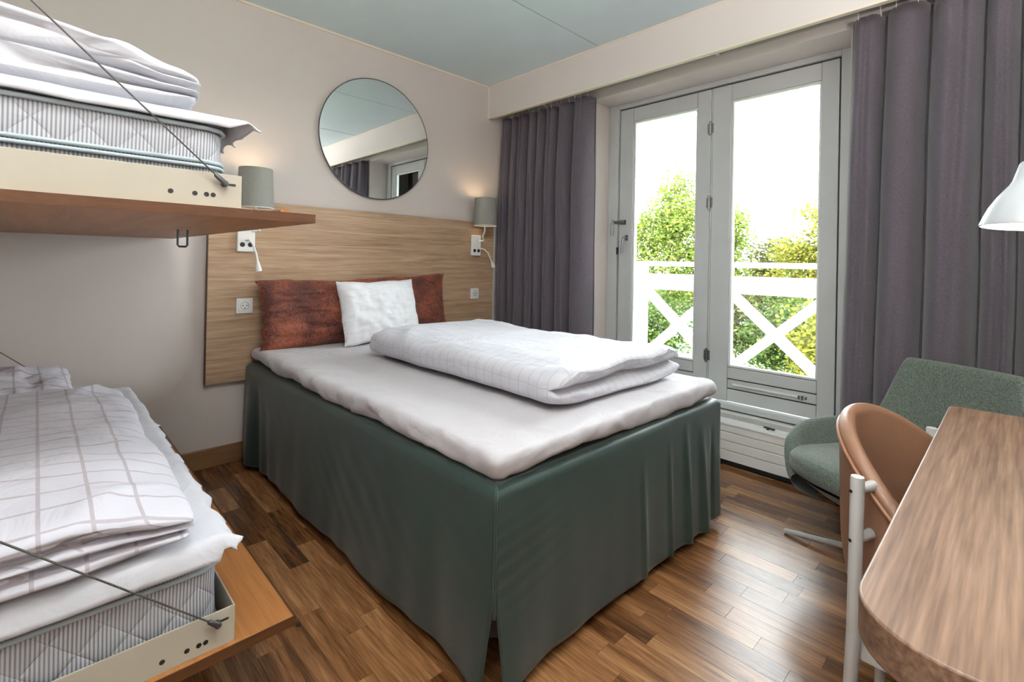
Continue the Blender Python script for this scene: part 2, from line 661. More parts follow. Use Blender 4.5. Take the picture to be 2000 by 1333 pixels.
def softbox(x0, x1, y0, y1, r, prof, n=160, disp=None):
    """prof: list of (inset, z) from top middle outwards, down the side and under.
    Every ring is the rounded rectangle pulled in by its inset."""
    mb = MB()
    per, L = rrect(x0, x1, y0, y1, r, n)
    cx, cy = (x0 + x1) / 2, (y0 + y1) / 2
    hw = min(x1 - x0, y1 - y0) / 2
    vs, uv = [], []
    arc = 0
    last = None
    for k, (ins, z) in enumerate(prof):
        if last:
            arc += math.hypot(ins - last[0], z - last[1])
        last = (ins, z)
        for px, py, nx, ny, t in per:
            hx, hy = (x1 - x0) / 2, (y1 - y0) / 2
            fx = max(0.0, (hx - ins) / hx)
            fy = max(0.0, (hy - ins) / hy)
            x, y = cx + (px - cx) * fx, cy + (py - cy) * fy
            P = Vector((x, y, z))
            if disp:
                P = disp(P, Vector((nx, ny, 0)), t, k)
            vs.append(P)
            uv.append((t, arc))
    m = len(prof)
    fs = []
    for k in range(m - 1):
        for i in range(n):
            j = (i + 1) % n
            fs.append((k * n + i, k * n + j, (k + 1) * n + j, (k + 1) * n + i))
    fs.append(tuple(range(n)))
    fs.append(tuple((m - 1) * n + i for i in range(n - 1, -1, -1)))
    mb.add(vs, fs)
    mb.uv = uv
    return mb


def pillow(w, h, t, mat4, n=36, amp=0.008, seed=0.0, pinch=0.06, sharp=0.42):
    """two-sided cushion, local x = width, y = height, z = thickness"""
    mb = MB()
    vs, fs, uv = [], [], []
    for side in (1, -1):
        o = len(vs)
        for j in range(n + 1):
            for i in range(n + 1):
                u, v = 2 * i / n - 1, 2 * j / n - 1
                prof = max(0.0, (1 - abs(u) ** 2.6)) ** sharp * max(0.0, (1 - abs(v) ** 2.6)) ** sharp
                x = u * w / 2 * (1 - pinch * (1 - abs(v) ** 2) * abs(u) ** 3)
                y = v * h / 2 * (1 - pinch * 1.3 * (1 - abs(u) ** 2) * abs(v) ** 3)
                z = side * t / 2 * prof
                d = fbm(u * 1.5 + seed, v * 1.5, side * 3 + seed, 1.3) * amp * 1.5
                e = fbm(u * 5 + seed, v * 5 + 3, side, 1.0) * amp * 0.8
                x += fbm(u * 2 + seed, v * 2, 9, 1.0) * amp * 0.7
                y += fbm(u * 2 + seed + 7, v * 2, 4, 1.0) * amp * 0.7
                z += (d + e) * (0.25 + prof) * side
                vs.append(mat4 @ Vector((x, y, z)))
                uv.append((x, y))
        for j in range(n):
            for i in range(n):
                a = o + j * (n + 1) + i
                q = (a, a + 1, a + n + 2, a + n + 1)
                fs.append(q if side > 0 else q[::-1])
    mb.add(vs, fs)
    mb.uv = uv
    return mb


def merge(o, d=0.0006):
    bm = bmesh.new()
    bm.from_mesh(o.data)
    bmesh.ops.remove_doubles(bm, verts=bm.verts, dist=d)
    bmesh.ops.recalc_face_normals(bm, faces=bm.faces)
    bm.to_mesh(o.data)
    bm.free()
    return o


def pl_matrix(center, xdir, ydir):
    x = Vector(xdir).normalized()
    y = Vector(ydir)
    y = (y - x * y.dot(x)).normalized()
    z = x.cross(y)
    c = Vector(center)
    return Matrix(((x.x, y.x, z.x, c.x), (x.y, y.y, z.y, c.y), (x.z, y.z, z.z, c.z), (0, 0, 0, 1)))


# ================================================================== ROOM
XW, XD = 0.62, 0.85          # window wall face, door leaf face
XL, YR, H = -2.62, -3.45, 2.45
XP, ZP = 0.405, 2.20         # pelmet front and underside
YO0, YO1, ZO = -0.83, -2.33, 2.21   # opening

fl = sempty('floor', 'oak strip parquet floor of mixed light and dark staves', 'floor', (0, 0, 0))
build('subfloor', MB().box(XL, 0.94, YR, 0, -0.05, -0.012), 'gap_dark', fl)
SW = 0.0685
variants = []
for L in (0.26, 0.33, 0.42, 0.5):
    mbp = MB().box(-SW / 2 + 0.0004, SW / 2 - 0.0004, -L / 2 + 0.0004, L / 2 - 0.0004, -0.0115, 0)
    me = bpy.data.meshes.new('stave')
    me.from_pydata(mbp.v, [], mbp.f)
    me.materials.append(MATS['parquet'])
    variants.append((L, me))
rnd = random.Random(3)
rest = MB()
x = XL + SW / 2
nst = 0
while x - SW / 2 < XW - 0.001:
    y = -rnd.random() * 0.3 + 0.3
    while y > YR:
        L, me = rnd.choice(variants)
        yc = y - L / 2
        dz = rnd.uniform(-0.0004, 0)
        xin = x - SW / 2 >= XL - 0.001
        top_ok = y <= 0.0 and y - L >= YR and x + SW / 2 <= XW
        vis = (-1.95 < x < -1.22 and yc > -2.9) or (-1.35 < x < 0.62 and -2.95 < yc < -1.9)
        if vis and top_ok:
            o = link('stave', me)
            o.parent = fl
            o.location = (x, yc, dz)
            nst += 1
        else:
            a, b_ = min(0, y), max(YR, y - L)
            if a - b_ > 0.005:
                rest.box(x - SW / 2 + 0.0004, min(XW, x + SW / 2) - 0.0004, b_ + 0.0004, a - 0.0004, -0.0115, dz)
        y -= L
    x += SW
ro = build('remaining_staves', rest, 'parquet', fl)
ro['kind'] = 'stuff'

ce = sempty('ceiling', 'pale blue grey ceiling of wide flat panels with thin seams', 'ceiling', (0, 0, H))
build('seam_backing', MB().box(XL, XW, YR, 0, H + 0.012, H + 0.05), 'seam_dark', ce)
ys = [0, -1.04, -2.24, YR]
gaps = [0.0, 0.0035, 0.009, 0]
for i in range(3):
    o = build('ceiling_panel', MB().box(XL, XW, ys[i] - gaps[i], ys[i + 1] + gaps[i + 1], H, H + 0.012), 'ceiling_paint', ce)

struct(build('wall_back', MB().box(XL - 0.1, 0.95, 0, 0.12, -0.05, H + 0.05), 'wall_paint'), 'beige painted wall behind the bed headboard and the bunks', 'wall')
struct(build('wall_left', MB().box(XL - 0.1, XL, YR - 0.1, 0, -0.05, H + 0.05), 'wall_paint'), 'beige painted wall the bunks fold from', 'wall')
struct(build('wall_right', MB().box(XL, 0.95, YR - 0.1, YR, -0.05, H + 0.05), 'wall_paint'), 'beige painted wall behind the desk', 'wall')
mb = MB()
mb.box(XW, 0.95, YO0, 0, -0.05, H + 0.05)
mb.box(XW, 0.95, YR, YO1, -0.05, H + 0.05)
mb.box(XW, 0.95, YO1, YO0, ZO, H + 0.05)
mb.box(XD + 0.02, 0.95, YO1, YO0, -0.05, 0.26)
struct(build('wall_window', mb, 'wall_paint'), 'beige painted wall with the deep balcony door opening', 'wall')

# pelmet over the curtains
pm = sempty('trim_1', 'long beige painted pelmet box above the curtains', 'pelmet', (XP, 0, ZP))
build('front_board', MB().box(XP, XP + 0.022, YR, -0.001, ZP, H - 0.001), 'pelmet_paint', pm, bevel=0.002)
build('lower_lip', MB().box(XP - 0.004, XP + 0.024, YR, -0.001, ZP - 0.004, ZP + 0.008), 'cream_trim', pm)
build('top_bead', MB().box(XP - 0.004, XP, YR, -0.001, H - 0.008, H), 'cream_trim', pm)
# cornice bead along the headboard wall
tr2 = struct(build('trim_2', MB().box(XL, XP, -0.008, 0, H - 0.013, H), 'cream_trim'), 'thin cream bead between headboard wall and ceiling', 'trim')
tr4 = struct(build('trim_3', MB().box(XP - 0.007, XP, -0.007, 0, ZP, H - 0.013), 'cream_trim'), 'thin cream bead where the pelmet meets the headboard wall', 'trim')

bb = struct(build('baseboard_back', MB().box(XL, XW, -0.014, 0, 0, 0.098), 'baseboard_oak', bevel=0.004), 'low oak baseboard along the headboard wall', 'baseboard')

# ------------------------------------------------------------------ balcony door
FY0, FY1, FZ1 = -0.868, -2.290, 2.215
fr_ = sempty('trim_4', 'light grey painted frame round the double balcony door', 'door frame', (XD, -1.58, 0.28))
build('jamb', MB().box(XD - 0.012, 0.95, YO0 - 0.001, -0.910, 0.26, ZO), 'door_paint', fr_, bevel=0.003)
build('jamb', MB().box(XD - 0.012, 0.95, -2.246, YO1 + 0.001, 0.26, ZO), 'door_paint', fr_, bevel=0.003)
build('head', MB().box(XD - 0.012, 0.95, -2.246, -0.910, 2.179, ZO), 'door_paint', fr_, bevel=0.003)
build('sill', MB().box(XD - 0.03, 0.95, -2.242, -0.914, 0.245, 0.276), 'door_paint', fr_, bevel=0.003)
build('rebate', MB().box(XD + 0.012, 0.93, -0.9175, -0.910, 0.276, 2.179).box(XD + 0.012, 0.93, -2.246, -2.2375, 0.276, 2.179).box(XD + 0.012, 0.93, -2.2375, -0.9175, 2.1715, 2.179), 'gap_dark', fr_)


def door_leaf(name, label, y0, y1, ygl0, ygl1, stl, vent, half):
    d = sempty(name, label, 'balcony door', (XD, (y0 + y1) / 2, 0.283))
    x0, x1 = XD, XD + 0.055
    zt, zb = 2.171, 0.283
    gt, gb = 2.066, 0.50
    rl = 0.0012
    build('stile', MB().box(x0, x1, y0, ygl0 + 0.012, zb, zt), 'door_paint', d, bevel=0.003)
    build('stile', MB().box(x0, x1, ygl1 - 0.012, y1, zb, zt), 'door_paint', d, bevel=0.003)
    build('top_rail', MB().box(x0 + 0.001, x1, ygl0 + 0.012 - rl, ygl1 - 0.012 + rl, gt + 0.012, zt), 'door_paint', d, bevel=0.003)
    # beads round the pane
    m = MB()
    m.box(x0 + 0.012, x1 - 0.01, ygl0 + 0.012, ygl0, gb, gt)
    m.box(x0 + 0.012, x1 - 0.01, ygl1, ygl1 - 0.012, gb, gt)
    m.box(x0 + 0.012, x1 - 0.01, ygl0 + 0.012, ygl1 - 0.012, gt, gt + 0.012)
    m.box(x0 + 0.012, x1 - 0.01, ygl0 + 0.012, ygl1 - 0.012, gb - 0.012, gb)
    build('glazing_bead', m, 'white_paint', d, bevel=0.002)
    build('pane', MB().box(x0 + 0.025, x0 + 0.029, ygl0, ygl1, gb, gt), 'pane_glass', d, label='clear glass pane')
    # boards under the pane
    lines = [gb - 0.012, 0.418, 0.360, zb]
    for i in range(3):
        build('lower_rail', MB().box(x0 + (0.006 if i == 1 else 0.0), x1, ygl0 + 0.012 - rl, ygl1 - 0.012 + rl, lines[i + 1] + 0.0035, lines[i] - 0.0035), 'door_paint', d, bevel=0.003)
    build('rail_backing', MB().box(x0 + 0.014, x1 - 0.004, ygl0 + 0.012, ygl1 - 0.012, zb + 0.003, gb - 0.013), 'gap_dark', d)
    if vent:
        v = build('vent_bar', MB().box(x0 - 0.007, x0 + 0.006, -1.725, -2.07, 0.383, 0.396), 'white_paint', d, bevel=0.003, label='thin white ventilation slide')
        build('vent_latch', MB().box(x0 - 0.012, x0 - 0.006, -2.072, -2.08, 0.378, 0.398).box(x0 - 0.012, x0 + 0.006, -2.088, -2.094, 0.376, 0.398).box(x0 - 0.012, x0 + 0.006, -2.105, -2.111, 0.382, 0.394), 'steel', v)
    return d


d1 = door_leaf('door_1', 'narrower grey balcony door leaf beside the left curtain, with window catches', -0.918, -1.5655, -1.036, -1.468, 0, False, 0)
d2 = door_leaf('door_2', 'grey balcony door leaf beside the right curtain, with vent slide under the pane', -1.5785, -2.237, -1.702, -2.145, 0, True, 1)
build('meeting_strip', MB().box(XD + 0.004, XD + 0.05, -1.5690, -1.5765, 0.283, 2.171), 'door_paint', d1)
for z in (1.93, 1.474, 0.54):
    hg = build('hinge', MB().tube([(XD - 0.008, -1.567, z - 0.042), (XD - 0.008, -1.567, z + 0.042)], 0.0075, 10).box(XD - 0.003, XD + 0.001, -1.548, -1.585, z - 0.03, z + 0.03), 'steel', d1, smooth=40)
# catches on leaf 1
c1 = build('window_catch', MB().box(XD - 0.018, XD, -0.890, -0.975, 1.370, 1.390).box(XD - 0.020, XD, -0.935, -0.975, 1.364, 1.396).tube([(XD - 0.02, -0.893, 1.385), (XD - 0.035, -0.891, 1.395), (XD - 0.045, -0.889, 1.36), (XD - 0.045, -0.892, 1.29)], [0.005, 0.007, 0.007, 0.0095], 10), 'steel', d1, smooth=40, bevel=0.001)
c2 = build('door_handle', MB().box(XD - 0.006, XD, -0.975, -0.995, 1.25, 1.29).tube([(XD - 0.004, -0.985, 1.272), (XD - 0.045, -0.985, 1.272), (XD - 0.052, -0.983, 1.25), (XD - 0.05, -0.976, 1.16)], [0.007, 0.007, 0.008, 0.007], 10), 'steel', d1, smooth=40)
build('keep', MB().box(XD - 0.016, XD - 0.001, -0.909, -0.918, 1.155, 1.205), 'gap_dark', d1)

# convector cover under the door
cv = thing('convector_cover', 'low white convector cover with grille under the balcony door', 'radiator', (0.70, -1.58, 0))
rows = [0.028, 0.082, 0.134, 0.182, 0.222]
for i in range(4):
    build('front_board', MB().box(0.606, 0.626, YO1 + 0.004, YO0 - 0.004, rows[i] + 0.001, rows[i + 1] - 0.001), 'white_paint', cv, bevel=0.004)
build('toe_recess', MB().box(0.635, 0.65, YO1 + 0.004, YO0 - 0.004, 0, 0.2), 'gap_dark', cv)
build('front_lip', MB().box(0.602, 0.63, YO1 + 0.004, YO0 - 0.004, 0.222, 0.232), 'white_paint', cv, bevel=0.002)
build('slot', MB().box(0.63, 0.640, YO1 + 0.004, YO0 - 0.004, 0.216, 0.2225), 'gap_dark', cv)
build('top_plate', MB().box(0.640, 0.700, YO1 + 0.004, YO0 - 0.004, 0.20, 0.232), 'white_paint', cv, bevel=0.002)
build('grille_bed', MB().box(0.70, 0.795, YO1 + 0.004, YO0 - 0.004, 0.20, 0.222), 'gap_dark', cv)
g = MB()
k = 0
yy = YO0 - 0.012
while yy > YO1 + 0.01:
    g.box(0.702, 0.793, yy, yy - 0.0035, 0.222, 0.230)
    yy -= 0.009
for xx in (0.716, 0.732, 0.748, 0.764, 0.780):
    g.box(xx, xx + 0.003, YO1 + 0.006, YO0 - 0.006, 0.2225, 0.2305)
go = build('grille', g, 'grey_metal', cv)
go['kind'] = 'stuff'
build('rear_plate', MB().box(0.795, XD - 0.013, YO1 + 0.004, YO0 - 0.004, 0.20, 0.236), 'white_paint', cv, bevel=0.002)
build('valve_knob', MB().tube([(0.655, -1.985, 0.232), (0.655, -1.985, 0.244)], 0.007, 10).bar((0.66, -1.965, 0.242), (0.65, -2.02, 0.242), 0.012, 0.006), 'plastic_black', cv)

# ------------------------------------------------------------------ outside
RX = 1.25
rg = thing('balcony_railing', 'white balcony railing with crossed braces outside the glass doors', 'railing', (RX, -1.5, -0.1))
build('hand_rail', MB().box(RX - 0.02, RX + 0.02, 0.6, -3.6, 1.078, 1.112), 'rail_white', rg, bevel=0.005)
build('upper_rail', MB().box(RX - 0.025, RX + 0.025, 0.6, -3.6, 0.905, 1.020), 'rail_white', rg, bevel=0.004)
build('lower_rail', MB().box(RX - 0.025, RX + 0.025, 0.6, -3.6, 0.30, 0.405), 'rail_white', rg, bevel=0.004)
for y in (0.10, -0.855, -1.50, -2.15, -2.9):
    build('post', MB().box(RX - 0.04, RX + 0.04, y + 0.05, y - 0.05, -0.1, 1.078), 'rail_white', rg, bevel=0.004)
for a, b_ in ((0.05, -0.805), (-0.905, -1.45), (-1.55, -2.10), (-2.20, -2.85)):
    build('brace', MB().bar((RX, a, 0.905), (RX, b_, 0.405), 0.05, 0.075, (1, 0, 0)), 'rail_white', rg, bevel=0.003)
    build('brace', MB().bar((RX + 0.004, a, 0.405), (RX + 0.004, b_, 0.905), 0.05, 0.075, (1, 0, 0)), 'rail_white', rg, bevel=0.003)
bs = struct(build('balcony_slab', MB().box(0.95, 1.42, -3.6, 0.6, -0.25, -0.10), 'outer_render'), 'narrow pale balcony slab outside the doors', 'balcony')
GZ = -3.2
struct(build('lawn', MB().box(2, 120, -60, 110, GZ - 0.2, GZ), 'lawn'), 'green lawn below the balcony', 'ground')


def tree(name, label, cx, cy, top, blobs, leafm, nleaf, ls, trunk=0.14, seed=1, cat='tree', group='trees beyond the balcony'):
    rn = random.Random(seed)
    t = thing(name, label, cat, (cx, cy, GZ), group)
    mb = MB()
    ph = top - (top - GZ) * 0.25
    pts = [(cx + 0.1 * math.sin(i * 1.3 + seed), cy + 0.12 * math.cos(i * 1.7 + seed), GZ + (ph - GZ) * i / 6) for i in range(7)]
    mb.tube(pts, [trunk * (1 - i / 7.5) for i in range(7)], 8)
    build('trunk', mb, 'bark', t, smooth=60)
    mb = MB()
    for (bx, by, bz, rx, ry, rz) in blobs:
        for q in range(3):
            s0 = Vector(pts[rn.randint(2, 5)])
            e = Vector((cx + bx + rn.uniform(-.6, .6) * rx, cy + by + rn.uniform(-.6, .6) * ry, bz + rn.uniform(-.3, .7) * rz))
            md = (s0 + e) / 2 + Vector((rn.uniform(-.2, .2), rn.uniform(-.2, .2), rn.uniform(0, .3)))
            mb.tube([s0, md, e], [trunk * 0.35, trunk * 0.22, trunk * 0.08], 5)
    build('branches', mb, 'bark', t, smooth=60)
    vs, fs = [], []
    tot = sum(b[3] * b[4] * b[5] for b in blobs) or 1
    for b in blobs:
        n = int(nleaf * (b[3] * b[4] * b[5]) / tot)
        cl = [(rn.gauss(0, 1), rn.gauss(0, 1), rn.gauss(0, 1)) for _ in range(max(5, n // 45))]
        cl2 = []
        for c in cl:
            v = Vector(c).normalized() * rn.uniform(0.35, 1.0)
            cl2.append(v)
        for i in range(n):
            c = rn.choice(cl2)
            p = Vector((cx + b[0] + c.x * b[3], cy + b[1] + c.y * b[4], b[2] + c.z * b[5]))
            p += Vector((rn.gauss(0, .24), rn.gauss(0, .24), rn.gauss(0, .2)))
            s = ls * rn.uniform(0.6, 1.2)
            a = Vector((rn.uniform(-1, 1), rn.uniform(-1, 1), rn.uniform(-.6, .6))).normalized()
            q = a.cross(Vector((rn.uniform(-1, 1), rn.uniform(-1, 1), rn.uniform(-1, 1)))).normalized()
            o = len(vs)
            vs += [p - a * s * .55, p + q * s * .3, p + a * s * .55, p - q * s * .3]
            fs.append((o, o + 1, o + 2, o + 3))
    mb = MB()
    mb.v = [tuple(v) for v in vs]
    mb.f = fs
    f = build('foliage', mb, leafm, t)
    f['kind'] = 'stuff'
    return t


tree('leafy_tree', 'tall light green leafy tree seen through the narrower door leaf', 17.5, 7.6, 5.2, [(0, -0.3, 3.9, 1.3, 1.1, 1.3), (0.2, 0.9, 2.6, 1.5, 1.6, 1.6), (0, -0.8, 2.3, 1.4, 1.5, 1.6), (0, 0.4, 0.6, 1.6, 2.3, 1.5)], 'leaf_light', 15000, 0.17, 0.15, 3)
tree('leafy_tree', 'slender light green tree just right of the middle door stiles', 18.5, 5.35, 3.3, [(0, 0, 2.5, 0.9, 0.75, 1.0), (0, 0.3, 1.0, 1.0, 0.9, 1.0)], 'leaf_light', 4500, 0.17, 0.09, 5)
tree('leafy_tree', 'yellow green bushy tree at the right of the wider pane', 19.0, 2.1, 3.6, [(0, -0.2, 2.6, 1.2, 1.0, 1.3), (0, 0.6, 1.2, 1.4, 1.3, 1.3), (0, -0.8, 0.8, 1.4, 1.4, 1.6)], 'leaf_yellow', 10000, 0.17, 0.13, 8)
tree('leafy_tree', 'darker open tree between the slender tree and the yellow one', 24.0, 5.4, 2.6, [(0, 0, 1.5, 1.2, 1.5, 1.2), (0, 0.5, 0.2, 1.4, 1.8, 1.2)], 'leaf_dark', 6000, 0.18, 0.12, 13)
tree('leafy_tree', 'tall tree partly hidden behind the right curtain', 17.0, -0.6, 4.6, [(0, 0, 3.0, 1.4, 1.3, 1.6), (0, 0.2, 1.0, 1.6, 1.6, 1.4)], 'leaf_green', 6000, 0.17, 0.13, 21)
for i, (sx, sy, sz, rx, ry, rz, mt, lab) in enumerate([
    (15.5, 6.9, -1.3, 1.0, 1.7, 1.5, 'leaf_green', 'green shrub under the tall light tree'),
    (17.5, 4.6, -1.0, 1.0, 1.4, 1.5, 'leaf_dark', 'brownish green shrub behind the middle of the railing'),
    (16.5, 2.6, -1.2, 1.0, 1.3, 1.7, 'leaf_green', 'green shrub behind the right railing cross'),
    (15.0, 0.9, -1.4, 1.0, 1.2, 1.9, 'leaf_yellow', 'yellowish shrub at the right edge of the wider pane'),
    (26.0, 9.5, -0.6, 1.5, 2.6, 2.0, 'leaf_dark', 'distant dark shrub far behind the tall light tree'),
    (27.0, 3.0, -0.6, 1.5, 3.0, 1.9, 'leaf_green', 'distant green hedge behind the slender tree')]):
    tree('garden_shrub', lab, sx, sy, sz + rz, [(0, 0, sz, rx, ry, rz), (0.2, ry * 0.5, sz - 0.4, rx, ry * 0.7, rz * 0.8)], mt, 4500, 0.17, 0.05, 40 + i, 'shrub', 'shrubs on the lawn')

# ================================================================== HEADBOARD WALL THINGS
HX0, HX1, HZ0, HZ1 = -1.487, 0.452, 0.432, 1.385
hb = thing('headboard', 'wide light oak headboard panel with horizontal grain', 'headboard', (-0.52, 0, HZ0))
build('panel', MB().box(HX0 + 0.003, HX1 - 0.003, -0.040, -0.012, HZ0, HZ1), 'headboard_oak', hb, bevel=0.001)
build('edge_band', MB().box(HX0, HX0 + 0.003, -0.040, -0.012, HZ0, HZ1), 'headboard_edge', hb)
build('edge_band', MB().box(HX1 - 0.003, HX1 + 0.012, -0.041, -0.012, HZ0, HZ1), 'grey_metal', hb)
build('mounting_cleat', MB().box(HX0 + 0.06, HX1 - 0.06, -0.012, 0, HZ0 + 0.1, HZ0 + 0.16).box(HX0 + 0.06, HX1 - 0.06, -0.012, 0, HZ1 - 0.16, HZ1 - 0.1), 'headboard_edge', hb)

mc = (-0.545, 0, 1.855)
mi = thing('round_mirror', 'round frameless mirror above the oak headboard', 'mirror', mc)
build('backing', MB().lathe([(0.376, 0), (0.376, 0.014)], (mc[0], 0, mc[2]), (0, -1, 0), 96), 'plastic_black', mi, smooth=40)
build('mirror_glass', MB().lathe([(0.380, 0.014), (0.380, 0.019), (0.3785, 0.020)], (mc[0], 0, mc[2]), (0, -1, 0), 96), 'mirror_glass', mi, smooth=30)
build('rim', MB().lathe([(0.3805, 0.012), (0.383, 0.012), (0.383, 0.0205), (0.3805, 0.0205)], (mc[0], 0, mc[2]), (0, -1, 0), 96, closed=True), 'dark_steel', mi, smooth=40)


def wall_lamp(px, pz0, pz1, sx, szb, label, tip, side):
    y0 = -0.041
    t = thing('wall_lamp', label, 'lamp', (px, y0, (pz0 + pz1) / 2), 'bedside wall lamps')
    w2 = 0.043
    pp = build('switch_plate', MB().box(px - w2, px + w2, y0, y0 - 0.022, pz0, pz1), 'plastic_white', t, bevel=0.006, segs=3)
    for k in (-0.019, 0.019):
        build('socket_hole', MB().lathe([(0.0125, 0), (0.0125, 0.002)], (px + k, y0 - 0.0215, pz0 + 0.038), (0, -1, 0), 18), 'plastic_black', pp, smooth=40)
    for k in (0.075, 0.125):
        build('button', MB().lathe([(0.007, 0), (0.007, 0.0025), (0.004, 0.003)], (px + 0.012, y0 - 0.0215, pz0 + k), (0, -1, 0), 16), 'plastic_white', pp, smooth=40)
    sy = -0.135
    arm = [(px + w2 * 0.6, y0 - 0.018, pz1 - 0.045), (px + w2 + 0.014, y0 - 0.04, pz1 - 0.04), (px + (sx - px) * 0.85 + 0.006, sy + 0.03, pz1 - 0.015), (sx, sy, pz1 + 0.03), (sx, sy, szb + 0.06)]
    build('arm', MB().tube(arm, 0.0075, 12), 'plastic_white', t, smooth=40)
    rb, rtp, hh = 0.089, 0.079, 0.205
    sh = build('shade', MB().lathe([(rb, 0), (rtp, hh), (rtp - 0.002, hh), (rb - 0.002, 0)], (sx, sy, szb), (0, 0, 1), 48, closed=True), 'lamp_shade', t, smooth=40)
    build('lower_rim', MB().lathe([(rb, 0), (rb + 0.0006, 0.003), (rb - 0.004, 0.003), (rb - 0.004, 0)], (sx, sy, szb), (0, 0, 1), 48, closed=True), 'plastic_white', sh, smooth=40)
    build('spider', MB().bar((sx - rb + 0.004, sy, szb + 0.05), (sx + rb - 0.004, sy, szb + 0.05), 0.003, 0.003), 'plastic_white', sh)
    build('bulb', MB().lathe([(0.012, 0), (0.014, 0.02), (0.028, 0.05), (0.026, 0.075), (0.01, 0.09)], (sx, sy, szb + 0.055), (0, 0, 1), 20), 'bulb_warm', t, smooth=60)
    ln = tip
    build('reading_arm', MB().tube(ln[:-1], 0.0055, 10), 'plastic_white', t, smooth=40)
    a, b_ = Vector(ln[-2]), Vector(ln[-1])
    build('reading_head', MB().tube([a, a + (b_ - a) * 0.3, a + (b_ - a) * 0.75, b_], [0.007, 0.010, 0.0155, 0.0165], 16), 'plastic_white', t, smooth=50)
    ld = bpy.data.lights.new('wall_lamp_light', 'POINT')
    ld.energy = 0.8
    ld.color = (1, 0.72, 0.42)
    ld.shadow_soft_size = 0.03
    lo = bpy.data.objects.new('wall_lamp_light', ld)
    COL.objects.link(lo)
    lo.parent = t
    lo.location = Vector((sx, sy, szb + 0.17)) - t.location
    return t


wall_lamp(-1.315, 1.112, 1.268, -1.297, 1.338, 'grey shaded wall lamp half hidden by the upper bunk board',
          [(-1.316, -0.06, 1.172), (-1.312, -0.10, 1.174), (-1.300, -0.115, 1.155), (-1.283, -0.12, 1.10), (-1.277, -0.12, 1.065), (-1.270, -0.122, 1.012)], 0)
wall_lamp(0.260, 1.129, 1.285, 0.276, 1.350, 'grey shaded wall lamp beside the left curtain',
          [(0.300, -0.055, 1.185), (0.325, -0.075, 1.178), (0.352, -0.09, 1.150), (0.372, -0.10, 1.10), (0.380, -0.10, 1.085), (0.396, -0.105, 1.045)], 1)


def outlet(x0, x1, z0, z1, label):
    t = thing('power_socket', label, 'socket', ((x0 + x1) / 2, -0.041, (z0 + z1) / 2), 'power sockets in the headboard')
    cx, cz = (x0 + x1) / 2, (z0 + z1) / 2
    fp = build('face_plate', MB().box(x0, x1, -0.041, -0.052, z0, z1), 'plastic_white', t, bevel=0.003)
    build('inner_frame', MB().box(x0 + 0.011, x1 - 0.011, -0.052, -0.055, z0 + 0.011, z1 - 0.011), 'plastic_white', t, bevel=0.002)
    build('well', MB().lathe([(0.0205, 0), (0.0205, 0.0015), (0.0185, 0.0015), (0.018, 0.0)], (cx, -0.0548, cz), (0, -1, 0), 28), 'plastic_grey', t, smooth=40)
    m = MB()
    for dx, dz in ((-0.0095, 0.002), (0.0095, 0.002), (0, -0.012)):
        m.lathe([(0.003, 0), (0.003, 0.002)], (cx + dx, -0.0553, cz + dz), (0, -1, 0), 10)
    build('pin_hole', m, 'plastic_black', t)
    return t


outlet(-1.354, -1.274, 0.787, 0.868, 'square white power socket left of the rust cushion')
outlet(0.222, 0.300, 0.805, 0.885, 'square white power socket below the lamp by the curtain')

# ================================================================== CURTAINS


def curtain(name, label, y0, y1, nf, A, seed, lean0, lean1, nu, zb=0.015, zt=2.212, grp='window curtains'):
    t = thing(name, label, 'curtain', (0.51, (y0 + y1) / 2, 0), grp)
    rn = random.Random(seed)
    wts = [rn.uniform(0.6, 1.5) for _ in range(nf)]
    tot = sum(wts)
    cum = [0]
    for q in wts:
        cum.append(cum[-1] + q / tot)
    amps = [rn.uniform(0.7, 1.15) for _ in range(nf + 1)]

    def f(u, v):
        z = zb + (zt - zb) * v
        us = min(0.9999, max(0.0, u + 0.026 * nz(u * 4 + seed, z * 0.7, 0.3) * min(1, u * 8, (1 - u) * 8)))
        i = 0
        while i < nf - 1 and us > cum[i + 1]:
            i += 1
        wd = cum[i + 1] - cum[i]
        fr_ = (us - cum[i]) / wd
        top = max(0, (z - 1.6) / 0.6)
        am = A * 2 * amps[i] * (1 - 0.25 * top)
        s = math.sin(PI * fr_)
        k = 0.8 * nz(i * 3.7 + seed, z * 0.5, 2)
        # a second, shallower dent wanders over the wide folds
        dent = 0.28 * math.exp(-((fr_ - 0.5 - 0.22 * k) / 0.10) ** 2) * (0.5 + 0.5 * math.sin(i * 2.3 + z * 1.4))
        d = (max(0.0, s - 0.16) / 0.84) ** 0.62 - dent * s
        x = 0.600 - am * d + 0.004 * nz(u * 14, z * 2, seed)
        y = y0 + (y1 - y0) * us - (y0 - y1) * wd * -0.05 * math.sin(2 * PI * fr_) * (1 - 0.3 * top)
        y += (lean0 * (1 - u) + lean1 * u) * (1 - v) + 0.006 * nz(u * 4, z * 1.5, 8 + seed)
        return (max(0.445, min(x, 0.605)), y, z)

    build('cloth', MB().grid(nu, 50, f), 'curtain', t, smooth=0, solid=0.004, solid_off=0)
    # heading tape with hooks into the track
    for k in range(nf * 2):
        u = (k + 0.5) / (nf * 2)
        x, y, z = f(u, 1.0)
        build('hook', MB().tube([(x, y, zt - 0.01), (x * 0.5 + 0.256, y, zt + 0.02), (0.512, y, 2.262)], 0.002, 6), 'plastic_white', t)
    return t


